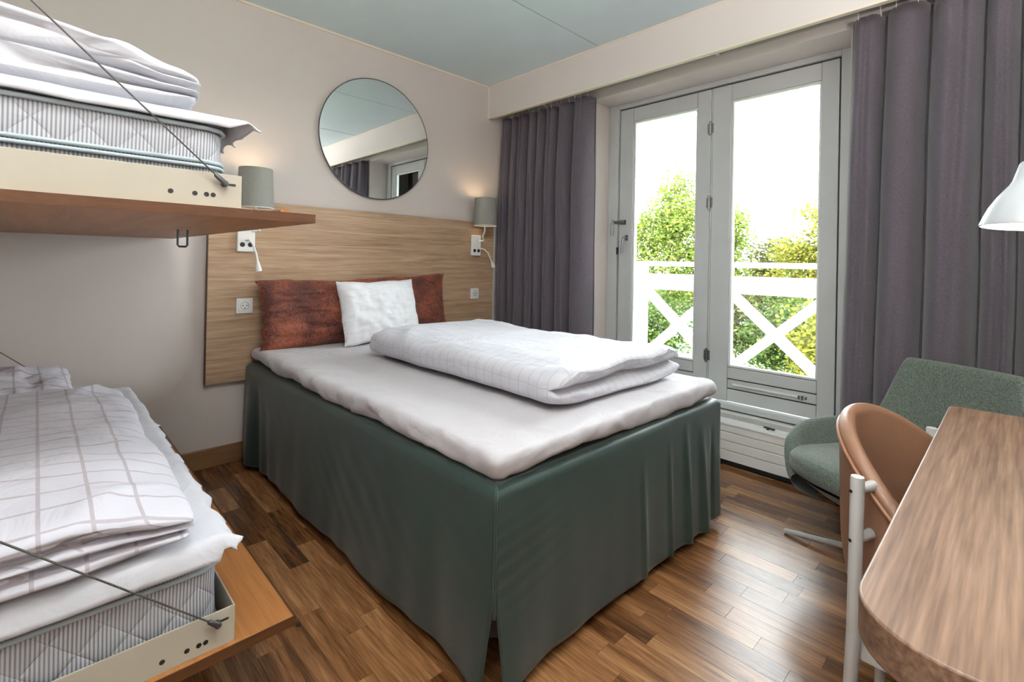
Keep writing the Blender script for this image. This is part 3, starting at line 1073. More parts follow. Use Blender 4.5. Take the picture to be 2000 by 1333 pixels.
curtain('curtain', 'grey purple curtain hanging between the bedside lamp and the balcony door', -0.022, -0.885, 8, 0.062, 4, 0.006, -0.02, 420)
curtain('curtain', 'wide dark grey purple curtain behind the green armchair', -2.345, -3.40, 8, 0.070, 17, 0.04, 0.0, 420)
tk = struct(build('trim_5', MB().box(0.50, 0.524, YR, 0, 2.26, 2.275), 'plastic_white'), 'white curtain track inside the pelmet', 'curtain track')
build('track_bracket', MB().box(0.524, XW, -0.4, -0.42, 2.264, 2.275).box(0.524, XW, -1.7, -1.72, 2.264, 2.275).box(0.524, XW, -3.0, -3.02, 2.264, 2.275), 'plastic_white', tk)

# ================================================================== MAIN BED
BX0, BX1, BY0, BY1, BZ = -1.302, -0.021, -2.018, -0.05, 0.526
bed = thing('bed', 'wide low bed with a dark green valance and white fitted topper', 'bed', ((BX0 + BX1) / 2, (BY0 + BY1) / 2, 0))


def box_disp(P, nn, t, k):
    return P


build('bed_base', softbox(BX0 + 0.03, BX1 - 0.03, BY0 + 0.03, BY1, 0.05, [(0.5, 0.515), (0.02, 0.515), (0, 0.49), (0, 0.12), (0.02, 0.1)], 80), 'plastic_black', bed, smooth=40)
for lx in (BX0 + 0.15, BX1 - 0.15):
    for ly in (BY0 + 0.2, BY1 - 0.15):
        build('leg', MB().lathe([(0.025, 0), (0.03, 0.11)], (lx, ly, 0), (0, 0, 1), 16), 'plastic_black', bed, smooth=40)


def skirt_panel(p0, p1, nrm, seed, split0, split1, nu=110, nv=44, folds=(), drag=False):
    p0, p1, nrm = Vector(p0), Vector(p1), Vector(nrm)
    L = (p1 - p0).length
    dirv = (p1 - p0).normalized()

    def f(u, v):
        # v 0 = top edge, 1 = hem
        vv = v * v * 0.25 + v * 0.75
        z = BZ + 0.003 - (BZ + 0.003 - 0.030) * vv
        s = u * L
        d = 0.006 * fbm(s * 2.3 + seed, z * 0.8, seed, 1.0) * (0.2 + v) + 0.016 * v ** 1.5 * (0.4 + nz(s * 3.1 + seed, 0, 2.0) + 0.5 * nz(s * 8 + seed, z, 1.0) * v)
        # diagonal drag lines
        d += 0.0007 * math.sin((s * 0.9 + (z * 1.0)) * 55 + 4 * nz(s * 3, z * 4, seed)) * max(0, 1 - abs(v - 0.55) * 2) * (0.4 + nz(s * 2, z * 3, seed + 5))
        for fs_, wd, am, v0 in folds:
            g_ = math.exp(-((s / L - fs_ - 0.012 * v) / wd) ** 2)
            d += am * g_ * max(0, (v - v0) / (1 - v0)) ** 0.8
        # round top shoulder, mitred at the corners
        hh = BZ + 0.003 - z
        R_ = 0.032
        ins = R_ * (1 - math.sqrt(max(0, 1 - max(0, 1 - hh / R_) ** 2)))
        d = d * min(1, v * 8) - ins
        sh = 0
        for e, sg in ((u * L, 1), ((1 - u) * L, -1)):
            sh += sg * ins * max(0, 1 - e / 0.06)
        # drag lines fanning from the corner seam
        d += 0.0022 * math.sin(z * 150 - s * 22 + 3 * nz(s * 4, z * 6, seed)) * max(0, 1 - s / 0.30) * max(0, 1 - abs(v - 0.42) / 0.36) if drag else 0
        # open slit at a corner
        for sp, e in ((split0, u), (split1, 1 - u)):
            if sp:
                q = max(0, (v - 0.60) / 0.40)
                k = max(0, 1 - e * L / 0.22)
                sgn = 1 if sp and e == u else -1
                sh += sgn * sp * q ** 1.0 * k ** 2
                d += 0.012 * q * k
        p = p0 + dirv * (s + sh) + nrm * d
        zz = z + (0.012 * nz(s * 2.5 + seed, 3, 1) + 0.006) * v ** 2
        return (p.x, p.y, max(0.012, zz))

    return MB().grid(nu, nv, f)


sk = []
sk.append(build('valance_side', skirt_panel((BX0, BY1, 0), (BX0, BY0, 0), (-1, 0, 0), 1.0, 0, 0.018, 150, folds=[(0.05, 0.03, 0.035, 0.15), (0.16, 0.02, -0.012, 0.3), (0.10, 0.015, -0.02, 0.2)]), 'skirt_fabric', bed, smooth=0, solid=0.002))
sk.append(build('valance_foot', skirt_panel((BX0, BY0, 0), (BX1, BY0, 0), (0, -1, 0), 5.0, 0.020, 0, 150, drag=True, folds=[(0.52, 0.012, 0.012, 0.25), (0.66, 0.010, 0.014, 0.2), (0.76, 0.014, 0.018, 0.1), (0.86, 0.02, 0.022, 0.2), (0.93, 0.012, -0.012, 0.2)]), 'skirt_fabric', bed, smooth=0, solid=0.002))
sk.append(build('valance_side', skirt_panel((BX1, BY0, 0), (BX1, BY1, 0), (1, 0, 0), 9.0, 0, 0, 90), 'skirt_fabric', bed, smooth=0, solid=0.002))
# soft top edge and deck of the valance cover
build('valance_top', softbox(BX0 + 0.028, BX1 - 0.028, BY0 + 0.028, BY1, 0.01, [(0.6, 0.529), (0.3, 0.529), (0.06, 0.529), (0, 0.5285), (0.004, 0.515)], 120), 'skirt_fabric', bed, smooth=0)
build('corner_seam', MB().tube([(BX0 + 0.020, BY0 + 0.020, 0.527), (BX0 + 0.007, BY0 + 0.007, 0.518), (BX0 + 0.001, BY0 + 0.001, 0.50), (BX0, BY0, 0.46), (BX0 - 0.002, BY0 - 0.002, 0.30), (BX0 - 0.003, BY0 - 0.003, 0.225)], 0.0032, 8), 'skirt_fabric', bed, smooth=40)


def topper_disp(P, nn, t, k):
    # k: ring index; sides start at ring 12
    x, y, z = P
    edge = 0.0
    q = min(1.0, max(0.0, (k - 7) / 5))
    if q > 0:
        edge = q * (0.012 * nz(t * 2.6, z * 4, 1.7) + 0.008 * nz(t * 7, z * 8, 4.2) + 0.004 * nz(t * 21, z * 14, 2.2))
        edge += q * 0.008 * ridge(t * 3.0 + z * 5, z * 9, 3.3) - q * 0.006 * ridge(t * 6.0 - z * 9, z * 5, 8.1)
        low = max(0.0, min(1.0, (0.575 - z) / 0.03))
        z += low * (0.022 * nz(t * 1.9, 7, 1.0) + 0.010 * nz(t * 5.5, 2, 1.0)) + q * 0.003 * nz(t * 13, 2, 1.0)
        z = max(z, 0.5335)
    if k < 12:
        rim = min(1.0, k / 8)
        z += 0.003 * fbm(x * 2.2, y * 2.2, 3, 1.0) + rim * 0.004 * ridge(x * 1.6 + 0.7 * y, y * 1.2, 5.0) + rim ** 2 * 0.006 * ridge(x * 4.0, y * 4.0, 1.0) * (0.4 + nz(x * 2, y * 2, 9))
    return Vector((x, y, z)) + nn * edge


tx0, tx1, ty0, ty1 = BX0 + 0.016, BX1 - 0.012, BY0 + 0.012, BY1 + 0.0
tprof = [(0.635, 0.603)] + [(i, 0.603) for i in (0.5, 0.4, 0.3, 0.22, 0.15, 0.10, 0.065, 0.042)] + [(0.022, 0.602), (0.010, 0.599), (0.003, 0.592), (0, 0.582), (0.0, 0.570), (0.001, 0.558), (0.004, 0.547), (0.011, 0.539), (0.03, 0.535), (0.06, 0.534)]
tp = build('mattress_topper', softbox(tx0, tx1, ty0, ty1, 0.035, tprof, 460, topper_disp), 'sheet', bed, smooth=0, label='white sheeted mattress topper')
# cushions
o = tag(merge(build('long_cushion', pillow(1.21, 0.385, 0.165, pl_matrix((-0.680, -0.152, 0.790), (1, 0, 0.022), (0.0, 0.17, 1)), 60, 0.013, 1.0, 0.05, 0.5), 'rust_velvet', smooth=0)), 'long rust red velvet cushion against the headboard', 'cushion')
o = tag(merge(build('pillow', pillow(0.50, 0.37, 0.15, pl_matrix((-0.652, -0.285, 0.786), (1, 0.03, 0.02), (-0.10, 0.30, 1)), 44, 0.007, 4.0, 0.05, 0.45), 'pillow_cover', smooth=0)), 'small white pillow in front of the rust cushion', 'pillow')


# duvet, folded lengthwise
def folded_duvet(x0, x1, ya, yb, zb, h, seed, ny=90, nt=72, groove_end=1, grooves=((-0.05, 0.20, 0.045),), slit_side=1, amp=1.0, sag=0.0, zfun=None):
    """ya -> yb runs along the fold; the layers show at the yb end."""
    cx, hw = (x0 + x1) / 2, (x1 - x0) / 2
    caps = [0.0, 0.35, 0.62, 0.80, 0.91, 0.97]
    rings = []
    for c in caps:
        rings.append((0.0, c))
    nmid = ny
    for i in range(nmid + 1):
        rings.append((i / nmid, 1.0))
    for c in reversed(caps):
        rings.append((1.0, c))
    vs, fs, uv = [], [], []
    for ri, (s, c) in enumerate(rings):
        y0_ = ya + (yb - ya) * s
        for k in range(nt):
            a = 2 * PI * k / nt
            ca, sa = math.cos(a), math.sin(a)
            px = math.copysign(abs(ca) ** 0.36, ca)
            pz = math.copysign(abs(sa) ** 0.55, sa)
            # end rounding
            e0, e1 = s * abs(yb - ya), (1 - s) * abs(yb - ya)
            rnd_ = 0.0
            r0 = 0.085
            f = 1.0
            for e in (e0, e1):
                if e < r0:
                    f = min(f, 0.68 + 0.32 * math.sqrt(max(0, 1 - (1 - e / r0) ** 2)))
            x = cx + px * hw * c * (1 - 0.05 * (1 - f))
            zz = pz * h / 2 * (c ** 0.5 if c < 1 else 1) * (f if c == 1 else f * c ** 0.0)
            y = y0_
            # slit between the layers at the yb end and down the open side
            if s > 0.90:
                q = (s - 0.90) / 0.10
                for gp, gw, gd in grooves:
                    y += groove_end * math.exp(-((pz * c - gp - 0.12 * nz(x * 4 + seed, 1, seed)) / gw) ** 2) * gd * q * (1 if ya > yb else -1)
            if slit_side:
                k_ = max(0, ca * slit_side)
                x -= slit_side * 0.030 * math.exp(-(pz / 0.18) ** 2) * k_ ** 3
            z = zb + h / 2 + zz
            up = (pz + 1) / 2
            # wrinkles
            z += up * amp * (0.012 * fbm(x * 2.1 + seed, y * 2.1, seed, 1.0) + 0.006 * fbm(x * 7 + seed, y * 5, 2, 1.0))
            x += amp * (0.014 * nz(y * 2.3 + seed, z * 3, seed) + 0.006 * nz(y * 8 + seed, z * 9, 3))
            y += amp * 0.016 * nz(x * 3 + seed, z * 6, seed + 2)
            ed = max(0.0, 1 - min(e0, e1) / 0.30)
            cr = ridge(x * 2.6 + y * 0.8 + seed, y * 2.2, seed, 1.0)
            z += up * amp * (0.007 * cr + 0.012 * ed * ridge(x * 5 + seed, y * 3.0, seed + 1) * c)
            x += amp * 0.010 * ed * nz(y * 14, z * 14, seed) * c
            y += amp * ed * 0.014 * nz(x * 9 + seed, z * 12, seed + 4) * c
            if zfun:
                z += zfun(x, y, up)
            vs.append((x, y, max(zb, z)))
            uv.append((y, x - (h / 2 - abs(zz)) * ca * 1.2 if sa > 0 else -x))
    for r_ in range(len(rings) - 1):
        for k in range(nt):
            k2 = (k + 1) % nt
            fs.append((r_ * nt + k, r_ * nt + k2, (r_ + 1) * nt + k2, (r_ + 1) * nt + k))
    mb = MB()
    mb.add(vs, fs)
    mb.uv = uv
    return mb


o = build('folded_duvet', folded_duvet(-0.925, -0.115, -0.655, -1.885, 0.606, 0.135, 2.0), 'duvet_cover', smooth=0)
tag(merge(o), 'white checked duvet folded lengthwise on the wide bed', 'duvet')

# ================================================================== BUNKS


def bunk(name, label, z0, zt, xr, yn, plate_z1, cable_top, cable_to, hook_z, low):
    """z0..zt board, xr right edge, yn near end"""
    t = thing(name, label, 'bunk bed', (-2.2, -0.9, z0))
    xl = XL + 0.004
    bd = build('board', MB().box(xl, xr, -0.03, yn, z0, zt), 'bunk_board', t, bevel=0.003)
    build('board_edge', MB().box(xl, xr, yn, yn - 0.0025, z0, zt).box(xr, xr + 0.0025, -0.03, yn - 0.0025, z0, zt), 'bunk_board_edge', bd)
    # cream steel tray: near end, right side, far end
    px1, py = -1.791, yn + 0.012 if low else yn + 0.015
    # near end plate with round holes and a slot, their dark insides painted as thin black pieces
    th = 0.003
    holes = [(-1.846, 0.0085 + 0.0), (-1.8655, 0), (-1.893, 0), (-1.955, 0)]
    m = MB()
    za, zc = zt, plate_z1
    m.box(xl + 0.02, px1, py, py + th, za, zc)
    pt = build('end_plate', m, 'cream_metal', t, bevel=0.001)
    m2 = MB().box(px1 - th, px1, py + th, -0.1, za, zc)
    build('side_plate', m2, 'cream_metal', t, bevel=0.001)
    build('end_plate', MB().box(xl + 0.02, px1, -0.1, -0.1 - th, za, zc), 'cream_metal', t, bevel=0.001)
    for hx in (-1.8445, -1.8555 - 0.001, -1.877, -1.918):
        hz = za + (0.022 if low else 0.025)
        build('hole', MB().lathe([(0.0048, 0), (0.0048, 0.0008)], (hx, py + 0.0002, hz), (0, -1, 0), 14), 'plastic_black', pt)
    zs = za + (zc - za) * 0.70
    build('slot', MB().box(px1 - 0.012, px1 - 0.040, py + 0.0002, py - 0.0006, zs - 0.0022, zs + 0.0022), 'plastic_black', pt)
    # cable with swaged end
    A_ = Vector((px1 - 0.034, py - 0.010, zs))
    B_ = Vector(cable_to)
    d = (B_ - A_).normalized()
    cb = build('cable', MB().tube([A_ + d * 0.012, B_], 0.0017, 8), 'cable_steel', t, smooth=40)
    build('cable_end', MB().tube([A_ - d * 0.004, A_ + d * 0.004, A_ + d * 0.024, A_ + d * 0.026], [0.0055, 0.0058, 0.0045, 0.0028], 12).lathe([(0.0062, 0), (0.0062, 0.013), (0.004, 0.015)], (A_.x, py, A_.z), (0, -1, 0), 14), 'dark_steel', cb, smooth=40)
    return t, px1, py


b1, lpx, lpy = bunk('bunk_bed', 'lower fold-down bunk near the floor with oak board and cream steel tray', 0.248, 0.270, -1.672, -1.748, 0.345, 0, (-2.60, -1.879, 1.099), 0, True)
b2, upx, upy = bunk('bunk_bed', 'upper fold-down bunk at lamp height with oak board and cream steel tray', 1.166, 1.186, -1.640, -1.735, 1.257, 0, (-2.60, -1.80, 1.925), 0, False)
build('wall_bracket', MB().box(XL + 0.003, XL + 0.05, -0.1, -1.7, 0.22, 0.248).box(XL + 0.003, XL + 0.02, -0.1, -1.7, 0.0, 0.22), 'cream_metal', b1)
build('wall_bracket', MB().box(XL + 0.003, XL + 0.05, -0.1, -1.7, 1.12, 1.166), 'cream_metal', b2)
build('cable', MB().tube([(-1.83, -0.075, 0.335), (-2.60, -0.075, 1.06)], 0.0017, 8), 'cable_steel', b1, smooth=40)
build('bolt', MB().lathe([(0.006, 0), (0.006, 0.003), (0.003, 0.005)], (-1.691, -0.825, 0.27), (0, 0, 1), 12), 'dark_steel', b1, smooth=40)
build('edge_batten', MB().box(-1.690, -1.668, -0.25, -1.66, 1.186, 1.199), 'bunk_board', b2, bevel=0.001, label='narrow oak batten on the board edge')
lx, ly, lz = -1.775, -1.046, 1.166
build('pull_loop', MB().tube([(lx - 0.013, ly, lz), (lx - 0.013, ly, lz - 0.048), (lx - 0.009, ly, lz - 0.053), (lx + 0.009, ly, lz - 0.053), (lx + 0.013, ly, lz - 0.048), (lx + 0.013, ly, lz)], 0.0032, 8), 'dark_steel', b2, smooth=40)
fl_bolt = tag(build('floor_plug', MB().lathe([(0.007, 0), (0.007, 0.004), (0.004, 0.006)], (-1.534, -1.42, 0), (0, 0, 1), 12), 'plastic_black', smooth=40), 'small black plug on the parquet beside the lower bunk board', 'plug')


def mattress(name, label, z0, z1, yn, pip):
    x0, x1, ya = -2.50, -1.816, -0.13
    t = thing(name, label, 'mattress', ((x0 + x1) / 2, (yn + ya) / 2, z0))
    hgt = z1 - z0
    pr = [(0.30, z1), (0.15, z1), (0.05, z1), (0.02, z1 - 0.004), (0.006, z1 - 0.014), (0.0, z1 - 0.03), (0.002, z1 - hgt * 0.5), (0.0, z0 + 0.02), (0.008, z0 + 0.004), (0.03, z0)]

    def dsp(P, nn, tt, k):
        if 4 <= k <= 8:
            return P + nn * 0.004 * nz(tt * 6, P.z * 12, 3)
        return P

    build('ticking_cover', softbox(x0, x1, yn, ya, 0.045, pr, 220, dsp), 'ticking', t, smooth=0)
    per, L = rrect(x0 - 0.003, x1 + 0.003, yn - 0.003, ya + 0.003, 0.047, 140)
    for z, r, mt in pip:
        pts = [(p[0], p[1], z) for p in per]
        pts.append(pts[0])
        build('piping', MB().tube(pts, r, 8, cap=False), mt, t, smooth=0)
    return t


mattress('striped_mattress', 'blue and white striped mattress in the lower bunk tray', 0.271, 0.492, -1.722, [(0.434, 0.0055, 'mattress_piping'), (0.300, 0.0055, 'mattress_piping')])
mattress('striped_mattress', 'blue and white striped mattress in the upper bunk tray', 1.187, 1.372, -1.695, [(1.364, 0.006, 'topper_band'), (1.352, 0.005, 'mattress_piping'), (1.282, 0.004, 'mattress_piping'), (1.272, 0.004, 'mattress_piping')])


def loose_sheet(z, x0, x1, yn, ya, ex, ey, seed, drop, flap=0.0):
    """sheet lying on a mattress with its free edges hanging over"""
    def f(u, v):
        X = x0 + (x1 + ex - x0) * u
        Y = ya + (yn - ey - ya) * v
        ox = max(0, X - x1)
        oy = max(0, yn - Y)
        zz = z + 0.003 * fbm(X * 5 + seed, Y * 5, 1, 1.0)
        # roll over the edge
        def roll(o, wav):
            r = 0.018
            if o <= 0:
                return 0, 0
            a = min(o / r, PI / 2 * 0.92)
            hx = r * math.sin(a)
            dz = r * (1 - math.cos(a))
            rest = max(0, o - r * PI / 2 * 0.92)
            return hx + rest * (0.15 + wav * 0.5), dz + rest * (1 - wav * 0.4)
        wx = 0.5 + 0.9 * nz(Y * 6 + seed, 2, 1) + 0.6 * nz(Y * 17 + seed, 5, 1)
        wy = 0.15 + 0.35 * nz(X * 5 + seed, 8, 1)
        hx, dx = roll(ox, wx)
        hy, dy = roll(oy, wy)
        px = min(X, x1) + hx
        py = max(Y, yn) - hy
        k = 1.0
        if flap and ox > 0 and oy > 0:
            k = 0.55
            px += flap * 0.5
            py -= flap * 0.1
        zz -= max(dx, dy) * drop * k if not (ox > 0 and oy > 0) else (dx + dy) * 0.5 * drop * k
        if ox > 0:
            zz += 0.006 * math.sin(Y * 60 + 8 * nz(Y * 3, seed, 1)) * min(1, ox / 0.03)
            px += 0.006 * math.sin(Y * 75 + 5 * nz(Y * 4, seed, 3)) * min(1, ox / 0.03)
        return (px, py, zz)

    return MB().grid(90, 150, f, uv=lambda u, v: (u, v))


tag(build('bed_sheet', loose_sheet(0.499, -2.48, -1.818, -1.724, -0.16, 0.050, 0.060, 3, 0.9), 'bunk_sheet', smooth=0, solid=0.004, solid_off=1), 'loose white sheet with ruffled edge on the lower bunk mattress', 'sheet')
tag(build('bed_sheet', loose_sheet(1.379, -2.48, -1.812, -1.690, -0.16, 0.055, 0.035, 8, 0.9, 0.05), 'bunk_sheet', smooth=0, solid=0.004, solid_off=1), 'loose white sheet overhanging the upper bunk mattress', 'sheet')
o = build('folded_duvet', folded_duvet(-2.46, -1.865, -0.52, -1.755, 0.508, 0.105, 6.0, amp=1.25, nt=100, grooves=((-0.30, 0.12, 0.04), (0.30, 0.12, 0.035)), slit_side=0, zfun=lambda x, y, up: up * (0.02 * math.sin((y + 0.5) * -2.5)) - up * 0.035 * max(0, (x + 2.05) / 0.2)), 'bunk_duvet_cover', smooth=0)
tag(merge(o), 'white checked duvet folded on the lower bunk', 'duvet')
o = build('folded_duvet', folded_duvet(-2.46, -1.845, -0.45, -1.665, 1.388, 0.135, 11.0, amp=1.3, nt=110, grooves=((-0.45, 0.10, 0.035), (0.10, 0.12, 0.05), (0.55, 0.08, 0.02)), slit_side=1, zfun=lambda x, y, up: -up * 0.05 * max(0, (x + 2.15) / 0.3)), 'bunk_sheet', smooth=0)
tag(merge(o), 'white duvet folded in layers on the upper bunk', 'duvet')
o = build('pillow', pillow(0.50, 0.40, 0.13, pl_matrix((-2.235, -0.35, 0.578), (1, 0.05, -0.03), (0.0, 1, 0.12)), 36, 0.012, 7.0), 'bunk_duvet_cover', smooth=0)
tag(merge(o), 'white checked pillow at the head of the lower bunk', 'pillow')

# ================================================================== DESK
dk = thing('desk', 'oak desk top with a big rounded corner along the right wall', 'desk', (-0.95, -3.1, 0))
DX0, DX1, DY0, DY1 = -1.535, -0.425, -3.44, -2.768
poly = []
r = 0.10


def arc(cx, cy, rr, a0, a1, n=12):
    return [(cx + rr * math.cos(a0 + (a1 - a0) * i / n), cy + rr * math.sin(a0 + (a1 - a0) * i / n)) for i in range(n + 1)]


poly += arc(DX0 + 0.085, DY1 - 0.085, 0.085, PI, PI / 2)
poly += arc(DX1 - 0.02, DY1 - 0.02, 0.02, PI / 2, 0, 6)
poly += [(DX1, DY0), (DX0, DY0)]
dk_top = build('table_top', MB().prism(poly, 0.697, 0.740), 'desk_oak', dk, bevel=0.0025, smooth=35)
build('wall_bracket', MB().box(DX0 + 0.06, DX1 - 0.06, DY0, DY0 + 0.03, 0.60, 0.697), 'grey_metal', dk)
build('support_panel', MB().box(DX1 - 0.10, DX1 - 0.07, DY0, DY0 + 0.45, 0.0, 0.697), 'desk_oak', dk)
build('support_panel', MB().box(DX0 + 0.30, DX0 + 0.33, DY0, DY0 + 0.25, 0.0, 0.697), 'desk_oak', dk)

# ================================================================== LEATHER CHAIR
cc = Vector((-0.632, -2.81, 0))
TH = -0.122
ch = thing('desk_chair', 'tan leather shell chair with grey tube legs pushed under the desk', 'chair', (cc.x, cc.y, 0))


def chair_pt(ph, sc_, z, dr=0.0):
    lx = (0.26 * sc_ + dr) * math.sin(ph)
    ly = (0.229 * sc_ + dr) * math.cos(ph)
    return Vector((cc.x + math.cos(TH) * lx - math.sin(TH) * ly, cc.y + math.sin(TH) * lx + math.cos(TH) * ly, z))


def rimz(ph):
    return 0.736 - 0.188 * max(0, 1 - math.cos(ph)) ** 1.089


PH0 = math.radians(112)


def shell(off):
    def f(u, v):
        ph = -PH0 + 2 * PH0 * u
        zr = rimz(ph)
        zb = 0.37
        z = zr + (zb - zr) * v
        s = 1.0 - 0.05 * v - 0.30 * max(0, v - 0.72) ** 1.5
        return chair_pt(ph, s, z - (0 if off == 0 else 0), off)
    return f


# padded shell as one closed thickness: outer, round lip, inner
def shell_full(u, v):
    ph = -PH0 + 2 * PH0 * u
    zr = rimz(ph)
    T = 0.034
    if v < 0.4:
        q = v / 0.4          # outer, bottom to top
        k = 1 - q
        z = 0.36 + (zr - 0.016 - 0.36) * q
        return chair_pt(ph, 1 - 0.04 * k - 0.28 * max(0, k - 0.7) ** 1.5, z, 0)
    if v < 0.6:
        q = (v - 0.4) / 0.2   # lip
        a = PI * q  # glow of the added, unseen fill lamp on the ceiling
        return chair_pt(ph, 1, zr - 0.016 + 0.018 * math.sin(a), -T / 2 + T / 2 * math.cos(a))
    q = (v - 0.6) / 0.4
    z = zr - 0.016 + (0.42 - zr + 0.016) * q
    return chair_pt(ph, 1 - 0.05 * q, z, -T - 0.006 * math.sin(q * PI))


sh = build('shell', MB().grid(80, 46, shell_full), 'leather', ch, smooth=0)
build('piping', MB().tube([chair_pt(-PH0 + 2 * PH0 * i / 70, 1, rimz(-PH0 + 2 * PH0 * i / 70) - 0.024, 0.0015) for i in range(71)], 0.0042, 8), 'leather_piping', sh, smooth=0)
# shell floor (rounded bowl) and seat pad
build('seat_bowl', MB().grid(48, 12, lambda u, v: chair_pt(2 * PI * u, max(0.02, 1 - v) * 0.93, 0.385 - 0.05 * math.sin(v * PI / 2)), wrapu=True), 'leather', ch, smooth=0)
build('seat_pad', MB().lathe([(0.02, 0.455), (0.16, 0.455), (0.185, 0.447), (0.196, 0.43), (0.196, 0.40), (0.18, 0.385), (0.02, 0.385)], (cc.x, cc.y - 0.015, 0), (0, 0, 1), 48), 'leather', ch, smooth=50)
tubes = []
for sx, x_, y_ in ((-1, -0.897, -2.660), (1, -0.372, -2.727)):
    lg = build('rear_leg', MB().tube([(x_ - 0.002 * sx, y_ + 0.012, 0.0), (x_, y_, 0.35), (x_ + 0.001 * sx, y_ - 0.003, 0.655), (x_ + 0.001 * sx, y_ - 0.003, 0.660)], [0.0125, 0.0125, 0.0125, 0.0115], 20), 'chair_tube', ch, smooth=50)
    for z in (0.630, 0.530):
        e = chair_pt(math.radians(-62 if sx < 0 else 62), 0.97, z)
        a = Vector((x_, y_, z))
        dv = (e - a).normalized()
        build('knob', MB().tube([a, a + dv * 0.018, e], [0.0065, 0.0085, 0.011], 14), 'chair_tube', lg, smooth=50)
        nrm_ = Vector((-0.8 * (1 if sx < 0 else -1), 0.55, 0)).normalized()
        build('bolt_hole', MB().lathe([(0.0035, 0), (0.0035, 0.001)], a + nrm_ * 0.0122 if False else (a.x - 0.0108, a.y + 0.0062, z), (-0.87, 0.5, 0), 10), 'plastic_black', lg)
build('cross_bar', MB().box(-0.888, -0.845, -2.665, -2.775, 0.285, 0.345), 'grey_metal', ch, bevel=0.002)
build('cross_bar', MB().box(-0.40, -0.372, -2.73, -2.84, 0.285, 0.345), 'grey_metal', ch, bevel=0.002)
build('seat_support', MB().box(-0.86, -0.385, -2.775, -2.815, 0.30, 0.335), 'grey_metal', ch)
build('front_leg', MB().tube([(-0.800, -2.690, 0.30), (-0.800, -2.690, 0.0)], 0.0095, 14), 'chair_tube', ch, smooth=50)
build('front_leg', MB().tube([(-0.860, -2.97, 0.36), (-0.875, -3.02, 0.0)], 0.0115, 14), 'chair_tube', ch, smooth=50)
build('front_leg', MB().tube([(-0.400, -3.02, 0.36), (-0.385, -3.07, 0.0)], 0.0115, 14), 'chair_tube', ch, smooth=50)

# ================================================================== GREEN ARMCHAIR
AC = Vector((0.045, -2.605, 0))
AF = math.radians(155)       # facing direction
ac = thing('armchair', 'green grey upholstered swivel armchair in the corner by the curtain', 'armchair', (AC.x, AC.y, 0))
fx_, fy_ = math.cos(AF), math.sin(AF)
sx_, sy_ = -fy_, fx_          # to the chair's left... (rotated +90 deg)


def acp(fwd, side, z):
    """side > 0 is towards the window end seen left in the photograph"""
    return Vector((AC.x + fwd * fx_ - side * sx_, AC.y + fwd * fy_ - side * sy_, z))


def smooth01(a, b, x):
    t = max(0, min(1, (x - a) / (b - a)))
    return t * t * (3 - 2 * t)


def ac_rim(ph):
    """plan position and height of the shell rim; ph 0 = middle of the back"""
    a = abs(ph)
    # superellipse plan
    c, s = math.cos(ph), math.sin(ph)
    e = 0.72
    fwd = -0.285 * math.copysign(abs(c) ** e, c)
    sd = 0.335 * math.copysign(abs(s) ** e, s)
    back = (1 - smooth01(0.165 if sd > 0 else 0.20, 0.265 if sd > 0 else 0.32, abs(sd))) * (1 if c > 0 else 0)
    z = 0.475 + 0.262 * back - 0.05 * smooth01(math.radians(85), math.radians(128), a) - 0.10 * smooth01(math.radians(120), math.radians(150), a)
    return fwd - 0.05 * back, sd, z


PA = math.radians(150)


def ac_shell(u, v):
    ph = -PA + 2 * PA * u
    f_, s_, zr = ac_rim(ph)
    T = 0.045
    zb = 0.245
    n_ = Vector((f_, s_, 0)).normalized()
    if v < 0.42:
        q = v / 0.42
        z = zb + (zr - 0.02 - zb) * q
        k = (1 - q)
        sc_ = 1 - 0.10 * k - 0.55 * max(0, k - 0.45) ** 1.6
        return acp(f_ * sc_, s_ * sc_, z)
    if v < 0.6:
        q = (v - 0.42) / 0.18
        a = PI * q
        o = T / 2 - T / 2 * math.cos(a)
        return acp(f_ - n_.x * o, s_ - n_.y * o, zr - 0.02 + 0.022 * math.sin(a))
    q = (v - 0.6) / 0.4
    z = zr - 0.02 + (0.31 - zr + 0.02) * q
    sc_ = 1 - 0.14 * q
    return acp((f_ - n_.x * T) * sc_, (s_ - n_.y * T) * sc_, z)


build('shell', MB().grid(181, 50, ac_shell), 'armchair_fabric', ac, smooth=0)


def ac_under(u, v):
    ph = 2 * PI * u
    c, s = math.cos(ph), math.sin(ph)
    e = 0.8
    f_ = -0.275 * math.copysign(abs(c) ** e, c)
    s_ = 0.30 * math.copysign(abs(s) ** e, s)
    fr2 = smooth01(-0.1, 0.3, f_)
    z_edge = 0.325
    k = 1 - v
    return acp(f_ * (0.15 + 0.85 * k ** 0.6), s_ * (0.15 + 0.85 * k ** 0.6), z_edge - 0.10 * (1 - k ** 1.3))


build('seat_pan', MB().grid(72, 16, ac_under, wrapu=True).add([acp(0, 0, 0.31)], []), 'armchair_fabric', ac, smooth=0)


def ac_cush(u, v):
    ph = 2 * PI * u
    c, s = math.cos(ph), math.sin(ph)
    e = 0.62
    prof = [(0.02, 0.402), (0.3, 0.402), (0.6, 0.400), (0.85, 0.394), (0.95, 0.384), (0.99, 0.370), (1.0, 0.352), (0.985, 0.334), (0.94, 0.325), (0.5, 0.322)]
    x = v * (len(prof) - 1)
    i = min(int(x), len(prof) - 2)
    q = x - i
    r_, z = (prof[i][0] * (1 - q) + prof[i + 1][0] * q, prof[i][1] * (1 - q) + prof[i + 1][1] * q)
    f_ = 0.015 - 0.275 * r_ * math.copysign(abs(c) ** e, c)
    s_ = 0.282 * r_ * math.copysign(abs(s) ** e, s)
    z += 0.02 * smooth01(-0.1, 0.3, f_) * (1 if z > 0.36 else 0.4)
    return acp(f_, s_, z)


